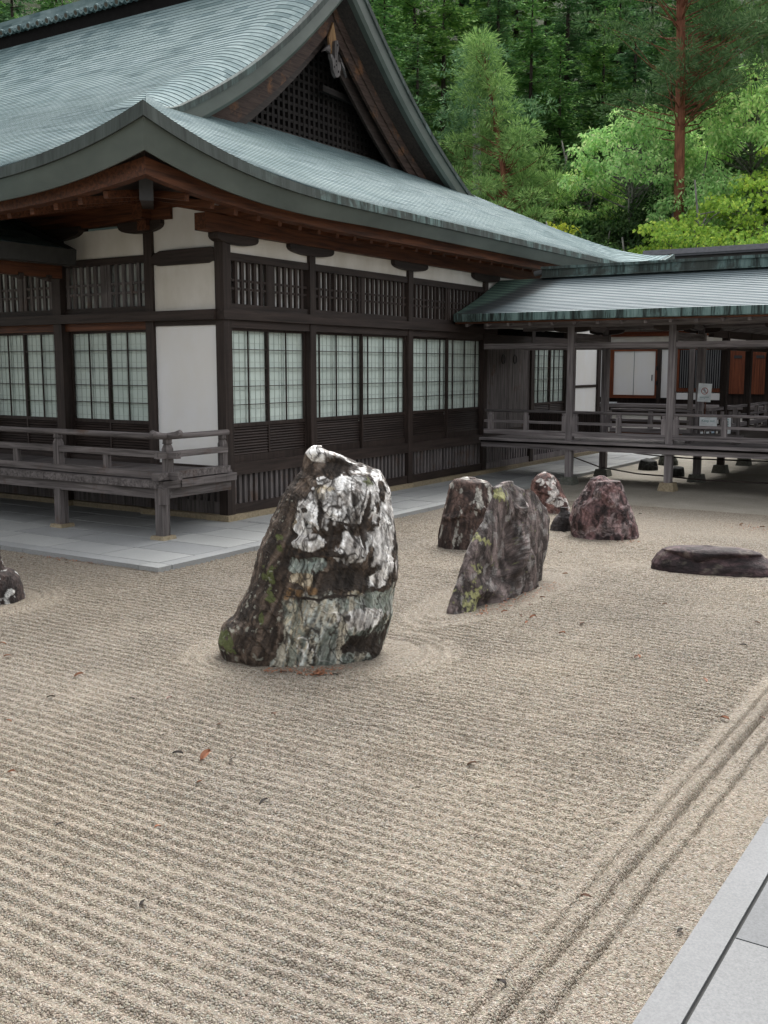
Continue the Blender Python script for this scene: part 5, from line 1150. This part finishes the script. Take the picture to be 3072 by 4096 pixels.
place('maple_tree', 'broad bright maple hiding the foot of the big pine trunk', 'maple tree', MP[0], (-11.4, 36.2, .2), 1.0, 5.2, gM)
place('maple_tree', 'large yellow-green maple behind the corridor roof at the right edge', 'maple tree', MP[0], (-9.2, 35, .0), 1.08, 0, gM)
place('maple_tree', 'yellow-green maple cut by the right edge of the view', 'maple tree', MP[1], (-7.3, 34, 0), 1.0, 1.0, gM)
place('maple_tree', 'low yellow-green maple just left of the large maple', 'maple tree', MP[1], (-10.7, 34.6, 0), .93, 2.2, gM)
place('maple_tree', 'upper golden maple below the tall pale tree', 'maple tree', MP[0], (-8.9, 38, .6), 1.25, 3.1, gM)
YB = broad(51, 7.6, .8, 16, 5.4, 130, YELM, .35, .15, .09)
place('maple_sapling', 'small bright yellow-green sapling peeping over the eave tip', 'sapling', YB, (-14.5, 34, -.1), 1.0, 0, None)
SH = [broad(61, 6.5, 2.0, 110, 1.6, 130, SHRM, .5, .16, .09), broad(62, 6.5, 1.8, 100, 1.6, 130, SHRM, .45, .14, .08), broad(63, 6.8, 1.9, 100, 1.4, 120, leaf_mat('mid_green_leaves', (.03, .065, .022), (.075, .13, .04), (.11, .165, .06), .3), .45, .15, .08)]
SHL = ['dark green understorey tree low on the slope', 'dense dark understorey tree with small leaves', 'mid-green understorey tree on the slope']
for i, (x, y, z, s) in enumerate([(-19.6, 38, 3.2, 1), (-17.2, 36, 1.6, 1), (-16.7, 37, 2.2, 1), (-16.2, 38.4, 2.7, 1.02), (-14.3, 36, .9, 1.05), (-14.2, 38.6, 2.4, 1.0), (-12.4, 35.4, .2, 1.05), (-11.8, 36.6, .5, 1.1), (-18.1, 40, 4, 1.1), (-16.9, 41, 4.3, 1.15), (-15.2, 41.4, 4.2, 1.1), (-12.3, 39.6, 2.7, 1.15), (-21.5, 38.5, 4.2, 1), (-9.6, 41, 3.4, 1.3), (-7.6, 39, 1.6, 1.3), (-24.5, 38.6, 4.8, 1.1)]):
    place('understorey_tree', SHL[i % 3], 'tree', SH[i % 3], (x, y, z - .2), s, G_.uniform(0, 6.28), ['dark understorey trees', 'dense small-leaved understorey trees', 'mid-green understorey trees'][i % 3])
FL = ['dark green fir on the wooded slope', 'bluish dark fir on the wooded slope', 'broad dark fir with spreading layered boughs']
k = 0
for (x, y, z, h) in [(-25.9, 40, 5.6, 13.5), (-23.6, 39, 4.7, 11.5), (-25.2, 44, 7.3, 14), (-21.6, 41.5, 5.3, 10.4), (-24.4, 48, 9.1, 13), (-20.7, 44, 6.6, 12.3), (-18.9, 43, 5.3, 11), (-22.5, 52, 10.6, 13.4), (-18.5, 47, 7.1, 11.6), (-19.3, 51, 9.1, 13), (-19.1, 55, 11, 13.2), (-16.3, 50, 8.6, 12), (-14.8, 53, 9.3, 13), (-12.2, 49, 7, 12.5), (-12.6, 55, 9.8, 13.2), (-29.3, 60, 15.6, 15), (-24.9, 62, 15.7, 15), (-19.4, 62, 14.8, 15), (-32.2, 52, 12.3, 16), (-32, 58, 15.1, 16), (-28, 46, 9.2, 14), (-27.5, 53, 12.4, 14),
                     (-38, 30, 3, 16.2), (-36.6, 31.5, 3.4, 14.6), (-35.4, 33, 3.7, 14.8), (-40, 28, 1.5, 17), (-33.6, 34, 4.2, 14.5), (-42, 32, 6, 16), (-38, 36, 6.5, 15), (-9, 52, 7.6, 13), (-6, 46, 3.8, 12), (-16.5, 45.5, 6.2, 11.5), (-30, 42, 7.6, 13.5), (-28, 70, 19.6, 15), (-22, 71, 19.5, 15), (-35, 68, 20.5, 15), (-16, 69, 17.3, 15), (-41, 62, 18.6, 15), (-11, 62, 13.4, 14), (-26, 57, 13, 13), (-17, 58, 12.6, 13), (-47, 40, 9.2, 15), (-44, 46, 12, 15)]:
    j = k % 3; place('fir_tree', FL[j], 'fir tree', FIRS[j], (x, y, z - .3), (h / 12.0 * 1.02, h / [12, 13, 11][j] * 1.02), G_.uniform(0, 6.28), ['dark green firs', 'bluish firs', 'broad layered firs'][j]); k += 1
BKT = (BK_WHITE,); 
pt = thing('pale_barked_tree', 'pale lichen-covered trunk half hidden behind the near red pine', 'tree', (-20.0, 37.8, 3.2))
mesh_obj('trunk', trunk_mesh('trunk', [(0, 0, -.5), (.05, 0, 3), (-.05, 0, 6), (-.15, 0, 9)], [.26, .22, .19, .14], BK_WHITE), pt)
cl = [(np.array([G_.normal() * .9 - .15, G_.normal() * .9, 8.2 + abs(G_.normal()) * 1.2]), G_.uniform(.4, .7)) for _ in range(40)]
mesh_obj('crown', clump_tree(9, [(0, 0, 0), (0, 0, 9)], [.1, .1], BK_WHITE, FIRM2, cl, 120, .22, .05, .5, 77)[0], pt)
